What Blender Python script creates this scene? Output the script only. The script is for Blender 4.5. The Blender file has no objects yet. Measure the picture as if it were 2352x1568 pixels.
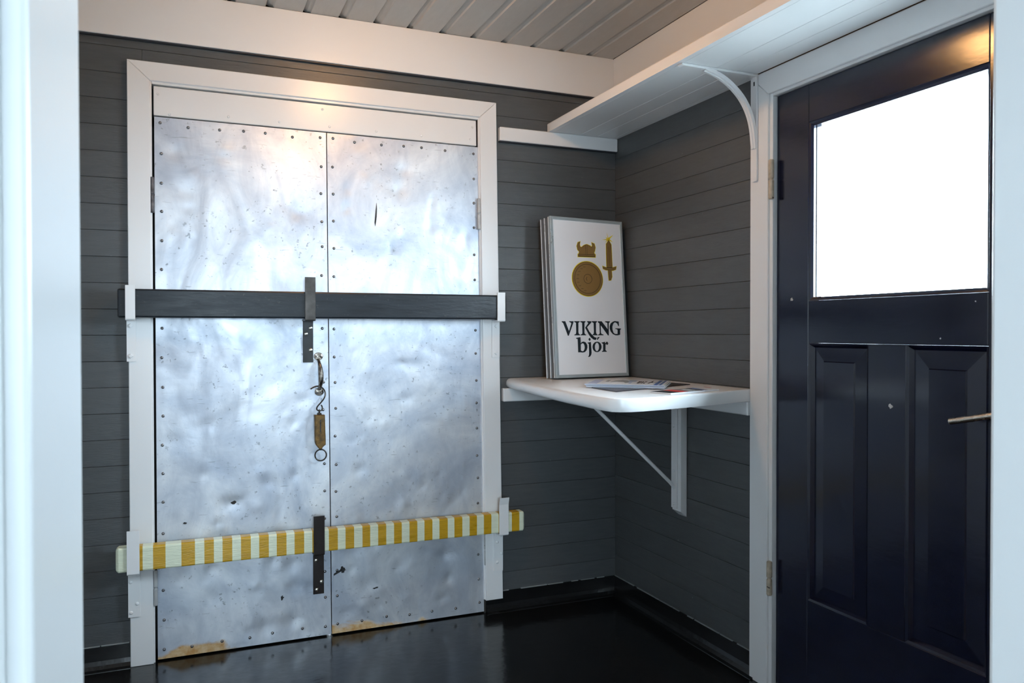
import bpy, bmesh, math, random
from mathutils import Vector, Matrix

random.seed(7)
SC = bpy.context.scene
COL = SC.collection

# ------------------------------------------------------------------ camera, sky, exposure
YAW, PITCH, ROLL = math.radians(22.8012), math.radians(-0.7236), math.radians(-0.0726)
CAM = Vector((-1.863, -3.195, 1.22))
cam_data = bpy.data.cameras.new('camera')
cam_data.sensor_fit = 'HORIZONTAL'
cam_data.sensor_width = 36.0
cam_data.lens = 36.0 * 1814.15 / 2352.0
cam_data.clip_start = 0.02
cam_data.dof.use_dof = True
cam_data.dof.focus_distance = 3.5
cam_data.dof.aperture_fstop = 13.0
cam = bpy.data.objects.new('camera', cam_data)
COL.objects.link(cam)
fwd = Vector((math.sin(YAW) * math.cos(PITCH), math.cos(YAW) * math.cos(PITCH), math.sin(PITCH)))
r0 = Vector((math.cos(YAW), -math.sin(YAW), 0.0))
u0 = r0.cross(fwd)
rgt = math.cos(ROLL) * r0 + math.sin(ROLL) * u0
upv = -math.sin(ROLL) * r0 + math.cos(ROLL) * u0
cam.matrix_world = Matrix(((rgt.x, upv.x, -fwd.x, CAM.x), (rgt.y, upv.y, -fwd.y, CAM.y),
                           (rgt.z, upv.z, -fwd.z, CAM.z), (0, 0, 0, 1)))
SC.camera = cam

SKY_STRENGTH = 46.0
LAMP_STRENGTH = 108.0
world = bpy.data.worlds.new('overcast_sky')
world.use_nodes = True
SC.world = world
bg = world.node_tree.nodes['Background']
bg.inputs[0].default_value = (0.72, 0.87, 1.0, 1)
bg.inputs[1].default_value = SKY_STRENGTH

SC.view_settings.view_transform = 'Standard'
SC.view_settings.look = 'None'
SC.view_settings.gamma = 1.0
SC.view_settings.use_curve_mapping = False
SC.view_settings.exposure = 0.52


def portal(name, loc, rot, sx, sy):
    """sampling portal in a glazed opening (gives off no light of its own)"""
    d = bpy.data.lights.new(name, 'AREA')
    d.shape = 'RECTANGLE'
    d.size, d.size_y = sx, sy
    d.cycles.is_portal = True
    o = bpy.data.objects.new(name, d)
    o.location = loc
    o.rotation_euler = rot
    COL.objects.link(o)
    o['kind'] = 'helper'


portal('window_portal', (0.03, -1.53, 1.604), (0, math.radians(90), 0), 0.57, 0.62)
portal('fill_window_portal', (-2.0, -5.25, 1.40), (math.radians(90), 0, 0), 0.8, 0.8)  # opening of the window added behind the camera for fill light


# ------------------------------------------------------------------ materials
def srgb(r, g, b):
    f = lambda c: (c / 255 / 12.92) if c <= 10.3 else ((c / 255 + 0.055) / 1.055) ** 2.4
    return (f(r), f(g), f(b), 1)


class NT:
    def __init__(s, name):
        s.m = bpy.data.materials.new(name)
        s.m.use_nodes = True
        s.t = s.m.node_tree
        s.b = s.t.nodes['Principled BSDF']
        s.co = None

    def n(s, typ, **kw):
        nd = s.t.nodes.new(typ)
        for k, v in kw.items():
            setattr(nd, k, v)
        return nd

    def l(s, a, b):
        s.t.links.new(a, b)

    def coords(s, scale=(1, 1, 1), rnd=True):
        tc = s.n('ShaderNodeTexCoord')
        mp = s.n('ShaderNodeMapping')
        mp.inputs['Scale'].default_value = scale
        s.l(tc.outputs['Object'], mp.inputs['Vector'])
        if rnd:
            oi = s.n('ShaderNodeObjectInfo')
            mul = s.n('ShaderNodeMath', operation='MULTIPLY')
            mul.inputs[1].default_value = 37.0
            s.l(oi.outputs['Random'], mul.inputs[0])
            cb = s.n('ShaderNodeCombineXYZ')
            for i in range(3):
                s.l(mul.outputs[0], cb.inputs[i])
            s.l(cb.outputs[0], mp.inputs['Location'])
        return mp.outputs[0]

    def noise(s, vec, scale, detail=4, rough=0.55, dist=0.0):
        nz = s.n('ShaderNodeTexNoise')
        nz.inputs['Scale'].default_value = scale
        nz.inputs['Detail'].default_value = detail
        nz.inputs['Roughness'].default_value = rough
        nz.inputs['Distortion'].default_value = dist
        s.l(vec, nz.inputs['Vector'])
        return nz.outputs[0]

    def ramp(s, val, a, b, ca=(0, 0, 0, 1), cb=(1, 1, 1, 1)):
        r = s.n('ShaderNodeValToRGB')
        r.color_ramp.elements[0].position = a
        r.color_ramp.elements[1].position = b
        r.color_ramp.elements[0].color = ca
        r.color_ramp.elements[1].color = cb
        s.l(val, r.inputs[0])
        return r.outputs[0]

    def mix(s, fac, a, b, mode='MIX'):
        mx = s.n('ShaderNodeMix', data_type='RGBA', blend_type=mode)
        if isinstance(fac, float):
            mx.inputs[0].default_value = fac
        else:
            s.l(fac, mx.inputs[0])
        for i, c in ((6, a), (7, b)):
            if isinstance(c, tuple):
                mx.inputs[i].default_value = c
            else:
                s.l(c, mx.inputs[i])
        return mx.outputs[2]

    def bump(s, h, dist, strength=1.0, prev=None):
        bp = s.n('ShaderNodeBump')
        bp.inputs['Strength'].default_value = strength
        bp.inputs['Distance'].default_value = dist
        s.l(h, bp.inputs['Height'])
        if prev is not None:
            s.l(prev, bp.inputs['Normal'])
        return bp.outputs[0]

    def math(s, op, a, b):
        m = s.n('ShaderNodeMath', operation=op)
        for i, v in ((0, a), (1, b)):
            if isinstance(v, (int, float)):
                m.inputs[i].default_value = v
            else:
                s.l(v, m.inputs[i])
        return m.outputs[0]


def paint(name, col, rough=0.4, var=0.12, grain=(1, 1, 1), bump=0.0006, spec=0.5, speck=None, nscale=14, coat=0.0, rvar=0.15, bfreq=4.0, det=5):
    t = NT(name)
    v = t.coords(grain)
    n1 = t.noise(v, nscale, det)
    dark = tuple(c * (1 - var) for c in col[:3]) + (1,)
    lite = tuple(min(1, c * (1 + var)) for c in col[:3]) + (1,)
    if var == 0:
        rgb = t.n('ShaderNodeRGB')
        rgb.outputs[0].default_value = col
        c = rgb.outputs[0]
    else:
        c = t.ramp(n1, 0.3, 0.7, dark, lite)
    if speck:
        sp = t.ramp(t.noise(t.coords((1, 1, 1)), 95, 2, 0.5), 0.70, 0.735)
        c = t.mix(sp, c, speck)
    t.l(c, t.b.inputs['Base Color'])
    n2 = t.noise(v, nscale * bfreq, 2)
    t.l(t.bump(n2, bump), t.b.inputs['Normal'])
    if rvar == 0:
        n1 = t.noise(v, nscale, 0)
    rr = t.ramp(n1, 0.25, 0.75, (rough * (1 - rvar),) * 3 + (1,), (min(1, rough * (1 + rvar)),) * 3 + (1,))
    t.l(rr, t.b.inputs['Roughness'])
    t.b.inputs['Specular IOR Level'].default_value = spec
    t.b.inputs['Coat Weight'].default_value = coat
    t.b.inputs['Coat Roughness'].default_value = 0.12
    return t.m


def metal(name, col, rough=0.35, var=0.2, nscale=30, bump=0.0003, metallic=1.0, col2=None):
    t = NT(name)
    v = t.coords()
    n1 = t.noise(v, nscale, 5)
    c2 = col2 or tuple(c * (1 - var) for c in col[:3]) + (1,)
    t.l(t.ramp(n1, 0.35, 0.65, col, c2), t.b.inputs['Base Color'])
    t.b.inputs['Metallic'].default_value = metallic
    t.l(t.ramp(n1, 0.2, 0.8, (rough * .7,) * 3 + (1,), (min(1, rough * 1.3),) * 3 + (1,)), t.b.inputs['Roughness'])
    t.l(t.bump(t.noise(v, nscale * 5, 3), bump), t.b.inputs['Normal'])
    return t.m


def sheet_metal():
    """dull, smeared and spotted galvanised sheet with rust breaking out along its foot"""
    t = NT('galvanised_sheet')
    v = t.coords()
    vs = t.coords((1.0, 1.0, 0.45))
    cloud = t.noise(v, 2.6, 6, 0.6, 1.2)
    smear = t.noise(vs, 7, 5, 0.6, 1.6)
    fine = t.noise(v, 60, 4, 0.6)
    base = t.ramp(cloud, 0.32, 0.70, (0.42, 0.47, 0.56, 1), (0.82, 0.84, 0.87, 1))
    sm = t.ramp(smear, 0.42, 0.72)
    base = t.mix(t.math('MULTIPLY', sm, 0.52), base, (0.36, 0.41, 0.50, 1))
    # worn pits and specks
    sp = t.ramp(fine, 0.63, 0.69)
    spm = t.math('MULTIPLY', sp, t.ramp(t.noise(v, 3.5, 3), 0.40, 0.6))
    base = t.mix(t.math('MULTIPLY', spm, 0.6), base, (0.10, 0.11, 0.13, 1))
    # scratches
    vr = t.coords((3, 1, 26))
    scr = t.ramp(t.noise(vr, 7, 2, 0.4, 0.6), 0.715, 0.74)
    base = t.mix(t.math('MULTIPLY', scr, 0.4), base, (0.2, 0.22, 0.25, 1))
    # rust at the foot: object z runs about -1.0 .. 1.0
    tc = t.n('ShaderNodeTexCoord')
    sep = t.n('ShaderNodeSeparateXYZ')
    t.l(tc.outputs['Object'], sep.inputs[0])
    foot = t.n('ShaderNodeMapRange')
    foot.inputs[1].default_value = -1.0
    foot.inputs[2].default_value = -0.86
    foot.inputs[3].default_value = 1.0
    foot.inputs[4].default_value = 0.0
    t.l(sep.outputs[2], foot.inputs[0])
    rn = t.noise(t.coords((1, 1, 1.6)), 3.2, 6, 0.62, 0.5)
    rf = t.ramp(t.math('MULTIPLY', foot.outputs[0], t.math('ADD', rn, 0.0)), 0.455, 0.52)
    rcol = t.ramp(t.noise(v, 40, 4), 0.35, 0.65, (0.50, 0.27, 0.09, 1), (0.66, 0.50, 0.30, 1))
    base = t.mix(rf, base, rcol)
    t.l(base, t.b.inputs['Base Color'])
    t.l(t.math('SUBTRACT', 0.62, t.math('MULTIPLY', rf, 0.6)), t.b.inputs['Metallic'])
    ro = t.n('ShaderNodeMapRange')
    t.l(smear, ro.inputs[0])
    ro.inputs[1].default_value = 0.3
    ro.inputs[2].default_value = 0.7
    ro.inputs[3].default_value = 0.36
    ro.inputs[4].default_value = 0.54
    t.l(t.math('ADD', ro.outputs[0], t.math('MULTIPLY', rf, 0.3)), t.b.inputs['Roughness'])
    b1 = t.bump(t.noise(v, 5, 2), 0.0016)
    b2 = t.bump(fine, 0.0004, 1.0, b1)
    t.l(b2, t.b.inputs['Normal'])
    return t.m


def flat(name, col, rough=0.5, metallic=0.0, spec=0.5):
    t = NT(name)
    v = t.coords()
    n = t.noise(v, 6, 1)
    t.l(t.ramp(n, 0.3, 0.7, tuple(c * .98 for c in col[:3]) + (1,), tuple(min(1, c * 1.02) for c in col[:3]) + (1,)), t.b.inputs['Base Color'])
    t.b.inputs['Roughness'].default_value = rough
    t.b.inputs['Metallic'].default_value = metallic
    t.b.inputs['Specular IOR Level'].default_value = spec
    return t.m


def plank_paint(name, col):
    """grey gloss over boards, a little different from board to board, chalky flecks along the edges"""
    t = NT(name)
    v = t.coords((1.2, 1.2, 9))
    n1 = t.noise(v, 9, 6, 0.6)
    oi = t.n('ShaderNodeObjectInfo')
    c = t.ramp(n1, 0.3, 0.75, tuple(x * .9 for x in col[:3]) + (1,), tuple(x * 1.12 for x in col[:3]) + (1,))
    rv = t.n('ShaderNodeMapRange')
    t.l(oi.outputs['Random'], rv.inputs[0])
    rv.inputs[3].default_value = 0.93
    rv.inputs[4].default_value = 1.07
    hv = t.n('ShaderNodeHueSaturation')
    t.l(rv.outputs[0], hv.inputs['Value'])
    t.l(c, hv.inputs['Color'])
    fl = t.ramp(t.noise(t.coords((1, 1, 1)), 55, 2), 0.765, 0.79)
    cc = t.mix(t.math('MULTIPLY', fl, 0.35), hv.outputs[0], (0.3, 0.31, 0.32, 1))
    t.l(cc, t.b.inputs['Base Color'])
    t.l(t.bump(t.noise(v, 30, 4), 0.0006, 1.0, t.bump(t.noise(t.coords(), 8, 2), 0.002)), t.b.inputs['Normal'])
    t.b.inputs['Roughness'].default_value = 0.38
    return t.m


def glass_mat():
    t = NT('window_glass')
    t.t.nodes.remove(t.b)
    tr = t.n('ShaderNodeBsdfTransparent')
    tr.inputs[0].default_value = (0.95, 0.97, 0.97, 1)
    gl = t.n('ShaderNodeBsdfGlossy')
    gl.inputs['Roughness'].default_value = 0.01
    fr = t.n('ShaderNodeLayerWeight')
    fr.inputs['Blend'].default_value = 0.12
    mx = t.n('ShaderNodeMixShader')
    t.l(t.math('ADD', t.math('MULTIPLY', t.math('POWER', fr.outputs['Facing'], 4.0), 0.6), 0.035), mx.inputs[0])
    t.l(tr.outputs[0], mx.inputs[1])
    t.l(gl.outputs[0], mx.inputs[2])
    t.l(mx.outputs[0], t.t.nodes['Material Output'].inputs[0])
    return t.m


def emit(name, col, strength):
    t = NT(name)
    t.b.inputs['Base Color'].default_value = (0.9, 0.85, 0.75, 1)
    t.b.inputs['Emission Color'].default_value = col
    t.b.inputs['Emission Strength'].default_value = strength
    return t.m


M = {
    'grey': plank_paint('grey_board_paint', (0.072, 0.078, 0.082)),
    'white': paint('white_gloss_paint', (0.76, 0.77, 0.78, 1), 0.28, 0, (1, 1, 2), 0.00012, nscale=2.2, rvar=0, bfreq=14.0),
    'white_jamb': paint('white_lining_paint', (0.80, 0.82, 0.83, 1), 0.35, 0, (1, 1, 1), 0.0004, nscale=2.2, rvar=0, bfreq=8.0),
    'ceil': paint('pale_grey_ceiling_paint', (0.50, 0.49, 0.47, 1), 0.45, 0.05, (4, 1, 1), 0.0006),
    'floor': paint('black_gloss_floor', (0.006, 0.0065, 0.007, 1), 0.16, 0.25, (1, 1, 1), 0.0008, nscale=5),
    'cove': paint('black_gloss_upstand', (0.006, 0.0065, 0.007, 1), 0.22, 0.25, (1, 1, 1), 0.0010, nscale=8),
    'navy': paint('navy_gloss_paint', (0.0042, 0.0064, 0.0220, 1), 0.18, 0.15, (1, 1, 3), 0.00012, nscale=6),
    'sheet': sheet_metal(),
    'rivet': metal('dark_steel_rivet', (0.28, 0.28, 0.29, 1), 0.3),
    'screw': metal('bright_screw', (0.72, 0.68, 0.60, 1), 0.3),
    'core': flat('old_door_core', (0.02, 0.018, 0.016, 1), 0.8),
    'iron': metal('black_painted_iron', (0.016, 0.017, 0.018, 1), 0.42, 0.3, metallic=0.2),
    'iron_worn': metal('worn_grey_iron', (0.085, 0.08, 0.075, 1), 0.45, 0.45, 20, metallic=0.5),
    'iron_brown': metal('dark_brown_iron', (0.016, 0.010, 0.009, 1), 0.35, 0.3, metallic=0.2),
    'bar_black': paint('black_painted_timber', (0.0075, 0.011, 0.016, 1), 0.36, 0.3, (1, 3, 6), 0.0008, nscale=7, bfreq=3.0, spec=0.35, speck=(0.03, 0.033, 0.036, 1)),
    'yellow': paint('yellow_stripe_paint', (0.52, 0.30, 0.012, 1), 0.3, 0.12, (1, 1, 8), 0.0016, nscale=9),
    'pale': paint('pale_green_white_paint', (0.70, 0.75, 0.58, 1), 0.3, 0.05, (1, 1, 8), 0.0014, nscale=9),
    'hinge_iron': metal('bare_worn_hinge', (0.05, 0.05, 0.055, 1), 0.4, 0.5, 35, 0.001, 0.6, (0.16, 0.16, 0.17, 1)),
    'hinge_paint': paint('chipped_painted_hinge', (0.42, 0.42, 0.42, 1), 0.4, 0.15, nscale=30, speck=(0.08, 0.07, 0.06, 1)),
    'hinge_cream': paint('chipped_cream_hinge', (0.45, 0.38, 0.29, 1), 0.45, 0.25, nscale=50, speck=(0.04, 0.035, 0.03, 1)),
    'handle': metal('worn_steel_handle', (0.40, 0.36, 0.31, 1), 0.28, 0.4, 60, col2=(0.12, 0.10, 0.085, 1)),
    'brass': metal('tarnished_brass', (0.17, 0.092, 0.020, 1), 0.42, 0.5, 45, 0.0008, 0.5, (0.07, 0.040, 0.013, 1)),
    'hook': metal('dark_steel_hook', (0.035, 0.028, 0.022, 1), 0.4, 0.4, metallic=0.5),
    'alu': metal('brushed_sign_frame', (0.46, 0.53, 0.56, 1), 0.35, 0.06, 8, 0.0001, metallic=0.35),
    'alu_dark': metal('grey_sign_side', (0.17, 0.17, 0.175, 1), 0.4, 0.1, 8, 0.0001, metallic=0.4),
    'alu_bright': metal('bright_side_bead', (0.85, 0.86, 0.87, 1), 0.3, 0.05, 8, 0.0001, metallic=0.4),
    'acrylic': flat('white_sign_face', (0.86, 0.87, 0.90, 1), 0.3),
    'ink': flat('dark_slate_lettering', (0.012, 0.020, 0.028, 1), 0.4),
    'gold': flat('bronze_print', (0.25, 0.145, 0.045, 1), 0.45),
    'ink_brown': flat('dark_brown_print', (0.018, 0.011, 0.008, 1), 0.45),
    'yel_print': flat('yellow_print', (0.80, 0.62, 0.03, 1), 0.45),
    'paper': flat('white_magazine_paper', (0.72, 0.75, 0.79, 1), 0.3),
    'p_blue': flat('blue_print', (0.03, 0.13, 0.42, 1), 0.3),
    'p_lblue': flat('light_blue_print', (0.30, 0.42, 0.62, 1), 0.3),
    'p_lilac': flat('lilac_print', (0.38, 0.42, 0.62, 1), 0.3),
    'p_grey': flat('grey_print', (0.16, 0.18, 0.19, 1), 0.3),
    'p_black': flat('black_print', (0.010, 0.010, 0.011, 1), 0.25),
    'p_plum': flat('dark_plum_leaflet', (0.030, 0.022, 0.028, 1), 0.25),
    'p_red': flat('red_print', (0.55, 0.03, 0.025, 1), 0.3),
    'p_green': flat('green_print', (0.42, 0.48, 0.08, 1), 0.3),
    'strip': flat('dark_blue_grey_strip', (0.020, 0.024, 0.034, 1), 0.4),
    'glass': glass_mat(),
    'chrome': metal('satin_lever', (0.70, 0.62, 0.52, 1), 0.28, 0.1),
    'scuff': flat('chalky_old_paint', (0.25, 0.27, 0.28, 1), 0.6),
    'soot': flat('black_stain', (0.012, 0.012, 0.013, 1), 0.6),
    'chip': flat('exposed_pale_wood_chip', (0.45, 0.47, 0.48, 1), 0.6),
    'bulb': emit('warm_bulb_glass', (1.0, 0.52, 0.20, 1), LAMP_STRENGTH),
    'ground': paint('grey_gravel_ground', (0.20, 0.20, 0.19, 1), 0.9, 0.3, nscale=3),
    'wood_floor': paint('dark_board_floor', (0.12, 0.085, 0.06, 1), 0.4, 0.3, (8, 1, 1), nscale=4),
}

# ------------------------------------------------------------------ builders
ORG = {}


def tag(o, label=None, cat=None, group=None, kind=None):
    for k, v in (('label', label), ('category', cat), ('group', group), ('kind', kind)):
        if v:
            o[k] = v
    return o


def root(name, loc, label, cat, group=None, kind=None):
    o = bpy.data.objects.new(name, None)
    o.location = loc
    o.empty_display_size = 0.05
    COL.objects.link(o)
    ORG[o] = Vector(loc)
    return tag(o, label, cat, group, kind)


def warp(v):
    """the old double door and its frame are slightly out of square: wider at the foot than at the head"""
    return Vector((-1.946 + (v[0] + 1.946) * (1 + 0.0098 * (1 - v[2])), v[1], v[2]))


def place(o, world_loc, parent):
    w = Vector(world_loc)
    ORG[o] = w
    if parent is not None:
        o.parent = parent
        o.location = w - ORG[parent]
    else:
        o.location = w


def add(name, bm, mat, parent=None, smooth=False, w=False, mats=None, base=False):
    """bmesh in world coordinates -> one mesh object with its origin in the middle of the piece"""
    if w:
        for v in bm.verts:
            v.co = warp(v.co)
    bmesh.ops.recalc_face_normals(bm, faces=bm.faces)
    lo = Vector([min(v.co[i] for v in bm.verts) for i in range(3)])
    hi = Vector([max(v.co[i] for v in bm.verts) for i in range(3)])
    c = (lo + hi) / 2
    if base:
        c.z = lo.z
    for v in bm.verts:
        v.co -= c
    me = bpy.data.meshes.new(name)
    for f in bm.faces:
        f.smooth = smooth
    bm.to_mesh(me)
    bm.free()
    if smooth:
        me.set_sharp_from_angle(angle=math.radians(38))
    for m in (mats or [mat]):
        me.materials.append(M[m])
    o = bpy.data.objects.new(name, me)
    COL.objects.link(o)
    place(o, c, parent)
    return o


def shared(name, me, loc, parent, w=False):
    o = bpy.data.objects.new(name, me)
    COL.objects.link(o)
    place(o, warp(loc) if w else loc, parent)
    return o


def bx(bm, x0, x1, y0, y1, z0, z1, bev=0.0, seg=1):
    r = bmesh.ops.create_cube(bm, size=1.0)
    vs = r['verts']
    for v in vs:
        v.co = Vector(((x0 + x1) / 2 + v.co.x * abs(x1 - x0), (y0 + y1) / 2 + v.co.y * abs(y1 - y0), (z0 + z1) / 2 + v.co.z * abs(z1 - z0)))
    if bev > 0:
        es = list({e for v in vs for e in v.link_edges})
        bmesh.ops.bevel(bm, geom=es, offset=bev, segments=seg, affect='EDGES', profile=0.5)
    return bm


def box(x0, x1, y0, y1, z0, z1, bev=0.0, seg=1):
    return bx(bmesh.new(), x0, x1, y0, y1, z0, z1, bev, seg)


def pr(bm, poly, axis, a, b, bev=0.0, mat_index=0):
    """prism: 2-D polygon in the plane across `axis`, from a to b along it"""
    def P(p, t):
        return {'x': (t, p[0], p[1]), 'y': (p[0], t, p[1]), 'z': (p[0], p[1], t)}[axis]
    va = [bm.verts.new(P(p, a)) for p in poly]
    vb = [bm.verts.new(P(p, b)) for p in poly]
    n = len(poly)
    fs = [bm.faces.new(va), bm.faces.new(vb[::-1])]
    for i in range(n):
        fs.append(bm.faces.new((va[i], vb[i], vb[(i + 1) % n], va[(i + 1) % n])))
    for f in fs:
        f.material_index = mat_index
    if bev > 0:
        bmesh.ops.recalc_face_normals(bm, faces=fs)
        es = list({e for f in fs[:2] for e in f.edges})
        bmesh.ops.bevel(bm, geom=es, offset=bev, segments=1, affect='EDGES', profile=0.5)
    return bm


def prism(poly, axis, a, b, bev=0.0):
    return pr(bmesh.new(), poly, axis, a, b, bev)


def tube(bm, pts, rad, n=10, closed=False, caps=True):
    pts = [Vector(p) for p in pts]
    rad = rad if isinstance(rad, (list, tuple)) else [rad] * len(pts)
    rings = []
    k = len(pts)
    ref = None
    for i, p in enumerate(pts):
        if closed:
            d = pts[(i + 1) % k] - pts[i - 1]
        else:
            d = pts[min(i + 1, k - 1)] - pts[max(i - 1, 0)]
        d.normalize()
        if ref is None:
            ref = Vector((0, 1, 0)) if abs(d.y) < 0.8 else Vector((1, 0, 0))
        s = d.cross(ref).normalized()
        t = s.cross(d).normalized()
        ref = t
        rings.append([bm.verts.new(p + rad[i] * (math.cos(2 * math.pi * j / n) * s + math.sin(2 * math.pi * j / n) * t)) for j in range(n)])
    for i in range(k if closed else k - 1):
        a, b = rings[i], rings[(i + 1) % k]
        for j in range(n):
            bm.faces.new((a[j], a[(j + 1) % n], b[(j + 1) % n], b[j]))
    if caps and not closed:
        bm.faces.new(rings[0][::-1])
        bm.faces.new(rings[-1])
    return bm


def lathe_y(bm, cx, cy, cz, prof, n=14, sx=1.0, sz=1.0):
    """profile [(radius, y offset)] turned about an axis along y"""
    rings = []
    for r, y in prof:
        if r <= 1e-6:
            rings.append([bm.verts.new((cx, cy + y, cz))])
        else:
            rings.append([bm.verts.new((cx + sx * r * math.cos(2 * math.pi * j / n), cy + y, cz + sz * r * math.sin(2 * math.pi * j / n))) for j in range(n)])
    for a, b in zip(rings, rings[1:]):
        for j in range(n):
            if len(a) == 1:
                bm.faces.new((a[0], b[j], b[(j + 1) % n]))
            elif len(b) == 1:
                bm.faces.new((a[j], a[(j + 1) % n], b[0]))
            else:
                bm.faces.new((a[j], a[(j + 1) % n], b[(j + 1) % n], b[j]))
    return bm


def small_mesh(name, bm, mat):
    bmesh.ops.recalc_face_normals(bm, faces=bm.faces)
    me = bpy.data.meshes.new(name)
    for f in bm.faces:
        f.smooth = True
    bm.to_mesh(me)
    bm.free()
    me.materials.append(M[mat])
    return me


def smooth_path(pts, sub=5):
    """Catmull-Rom through the points"""
    P = [Vector(p) for p in pts]
    P = [2 * P[0] - P[1]] + P + [2 * P[-1] - P[-2]]
    out = []
    for i in range(1, len(P) - 2):
        for s in range(sub):
            t = s / sub
            a, b, c, d = P[i - 1], P[i], P[i + 1], P[i + 2]
            out.append(0.5 * ((2 * b) + (c - a) * t + (2 * a - 5 * b + 4 * c - d) * t * t + (3 * b - a - 3 * c + d) * t ** 3))
    out.append(P[-2])
    return out

# ------------------------------------------------------------------ the shell
ST = 'structure'
tag(add('ground', box(-14, 14, -14, 14, -0.25, -0.15), 'ground'), 'grey gravel ground outside the building', 'ground', kind=ST)
tag(add('floor', box(-2.55, 0.06, -2.93, 0.10, -0.12, 0.0), 'floor'), 'black glossy floor of the entrance lobby', 'floor', kind=ST)
tag(add('floor_rear', box(-3.12, 0.80, -5.3, -2.93, -0.12, 0.0), 'wood_floor'), 'dark board floor of the room behind the doorway', 'floor', kind=ST)

# back wall: backing around the opening, then every board
bm = bmesh.new()
bx(bm, -2.6, -1.985, 0.019, 0.13, -0.1, 2.6)
bx(bm, -0.63, 0.13, 0.019, 0.13, -0.1, 2.6)
bx(bm, -1.985, -0.63, 0.019, 0.13, 2.14, 2.6)
bx(bm, -1.985, -0.63, 0.075, 0.13, 2.0, 2.14)
wb = add('wall_back', bm, 'core', base=True)
tag(wb, 'dark grey boarded wall around the metal double doors', 'wall', kind=ST)


def plank_y(x0, x1, z0, z1, parent):
    g, c = 0.0004, 0.0011
    dy = random.uniform(-0.0006, 0.0006)
    poly = [(dy, z0 + g + c), (dy + c, z0 + g), (0.0185, z0 + g), (0.0185, z1 - g), (dy + c, z1 - g), (dy, z1 - g - c)]
    return add('plank', prism(poly, 'x', x0, x1), 'grey', parent)


def plank_x(y0, y1, z0, z1, parent):
    g, c = 0.0004, 0.0011
    dx = random.uniform(-0.0006, 0.0006)
    poly = [(dx, z0 + g + c), (dx + c, z0 + g), (0.0185, z0 + g), (0.0185, z1 - g), (dx + c, z1 - g), (dx, z1 - g - c)]
    return add('plank', prism(poly, 'y', y0, y1), 'grey', parent)


PB = 0.0948
for k in range(-14, 13):
    z0, z1 = 1.303 + PB * k, 1.303 + PB * (k + 1)
    z0, z1 = max(z0, 0.0), min(z1, 2.47)
    if z1 - z0 < 0.01:
        continue
    if k >= 9:
        if k == 9:
            plank_y(-2.45, -1.985, z0, z1, wb)
            plank_y(-1.984, 0.0, z0, z1, wb)
        else:
            plank_y(-2.45, 0.0, z0, z1, wb)
    else:
        plank_y(-2.45, -1.99, z0, z1, wb)
        plank_y(-0.63, 0.0, z0, z1, wb)

# right wall
bm = bmesh.new()
bx(bm, 0.019, 0.13, -1.03, 0.019, -0.1, 2.6)
bx(bm, 0.0, 0.13, -2.93, -2.02, -0.1, 2.6)
bx(bm, 0.019, 0.13, -2.02, -1.03, 2.05, 2.6)
wr = add('wall_right', bm, 'core', base=True)
tag(wr, 'dark grey boarded side wall between the corner and the navy door', 'wall', kind=ST)
RZ = [0.0, 0.087, 0.182, 0.273, 0.365, 0.459, 0.555, 0.651, 0.743, 0.838, 0.931, 1.019, 1.115, 1.208, 1.303, 1.398, 1.494, 1.589, 1.683,
      1.757, 1.831, 1.919, 2.014, 2.11, 2.2, 2.29, 2.38, 2.47]
for a, b in zip(RZ, RZ[1:]):
    plank_x(-1.01, -0.0005, a, b, wr)

tag(add('wall_left_unseen', box(-2.56, -2.45, -2.93, 0.019, -0.1, 2.6), 'white_jamb', base=True), 'unseen wall closing the lobby on the window-less side, white to bounce light', 'wall', kind=ST)  # out of view; made white to bounce window light on to the right wall

# wall the photograph is taken through
bm = bmesh.new()
bx(bm, -2.45, -1.955, -2.915, -2.597, 0.0, 2.6)
bx(bm, -1.005, 0.0, -2.915, -2.597, 0.0, 2.6)
bx(bm, -1.955, -1.005, -2.915, -2.597, 2.09, 2.6)
tag(add('wall_near', bm, 'white_jamb', base=True), 'white wall with the open doorway in front of the lobby', 'wall', kind=ST)
tr = root('trim_1', (-1.48, -2.75, 0), 'white painted lining of the open doorway in front', 'door lining', kind=ST)
add('lining_board', box(-1.955, -1.924, -2.79, -2.595, 0.0, 2.06, 0.003, 2), 'white_jamb', tr)
add('lining_board', box(-1.955, -1.934, -2.925, -2.7905, 0.0, 2.06, 0.003, 2), 'white_jamb', tr)
add('lining_board', box(-1.039, -1.005, -2.925, -2.595, 0.0, 2.06, 0.006, 3), 'white_jamb', tr)
add('lining_head', box(-1.955, -1.005, -2.925, -2.595, 2.0605, 2.09, 0.003), 'white_jamb', tr)

# ceiling boards
bm = bmesh.new()
bx(bm, -3.2, 0.9, -5.35, 0.13, 2.4915, 2.62)
cl = add('ceiling', bm, 'ceil')
tag(cl, 'pale grey ceiling of grooved boards over the lobby', 'ceiling', kind=ST)
pit = 0.139
for k in range(18):
    x1 = -0.0225 - pit * k
    x0 = max(x1 - pit, -2.45)
    j = random.uniform(-0.0008, 0.0008)
    poly = [(x1, 2.491), (x1, 2.471 + j), (x1 - 0.003, 2.468 + j), (x0 + 0.030, 2.468 + j), (x0 + 0.026, 2.474 + j),
            (x0 + 0.016, 2.476), (x0 + 0.006, 2.482), (x0 + 0.0004, 2.484), (x0 + 0.0004, 2.491)]
    add('ceiling_board', prism(poly, 'y', -2.6, -0.0005), 'ceil', cl)

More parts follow.
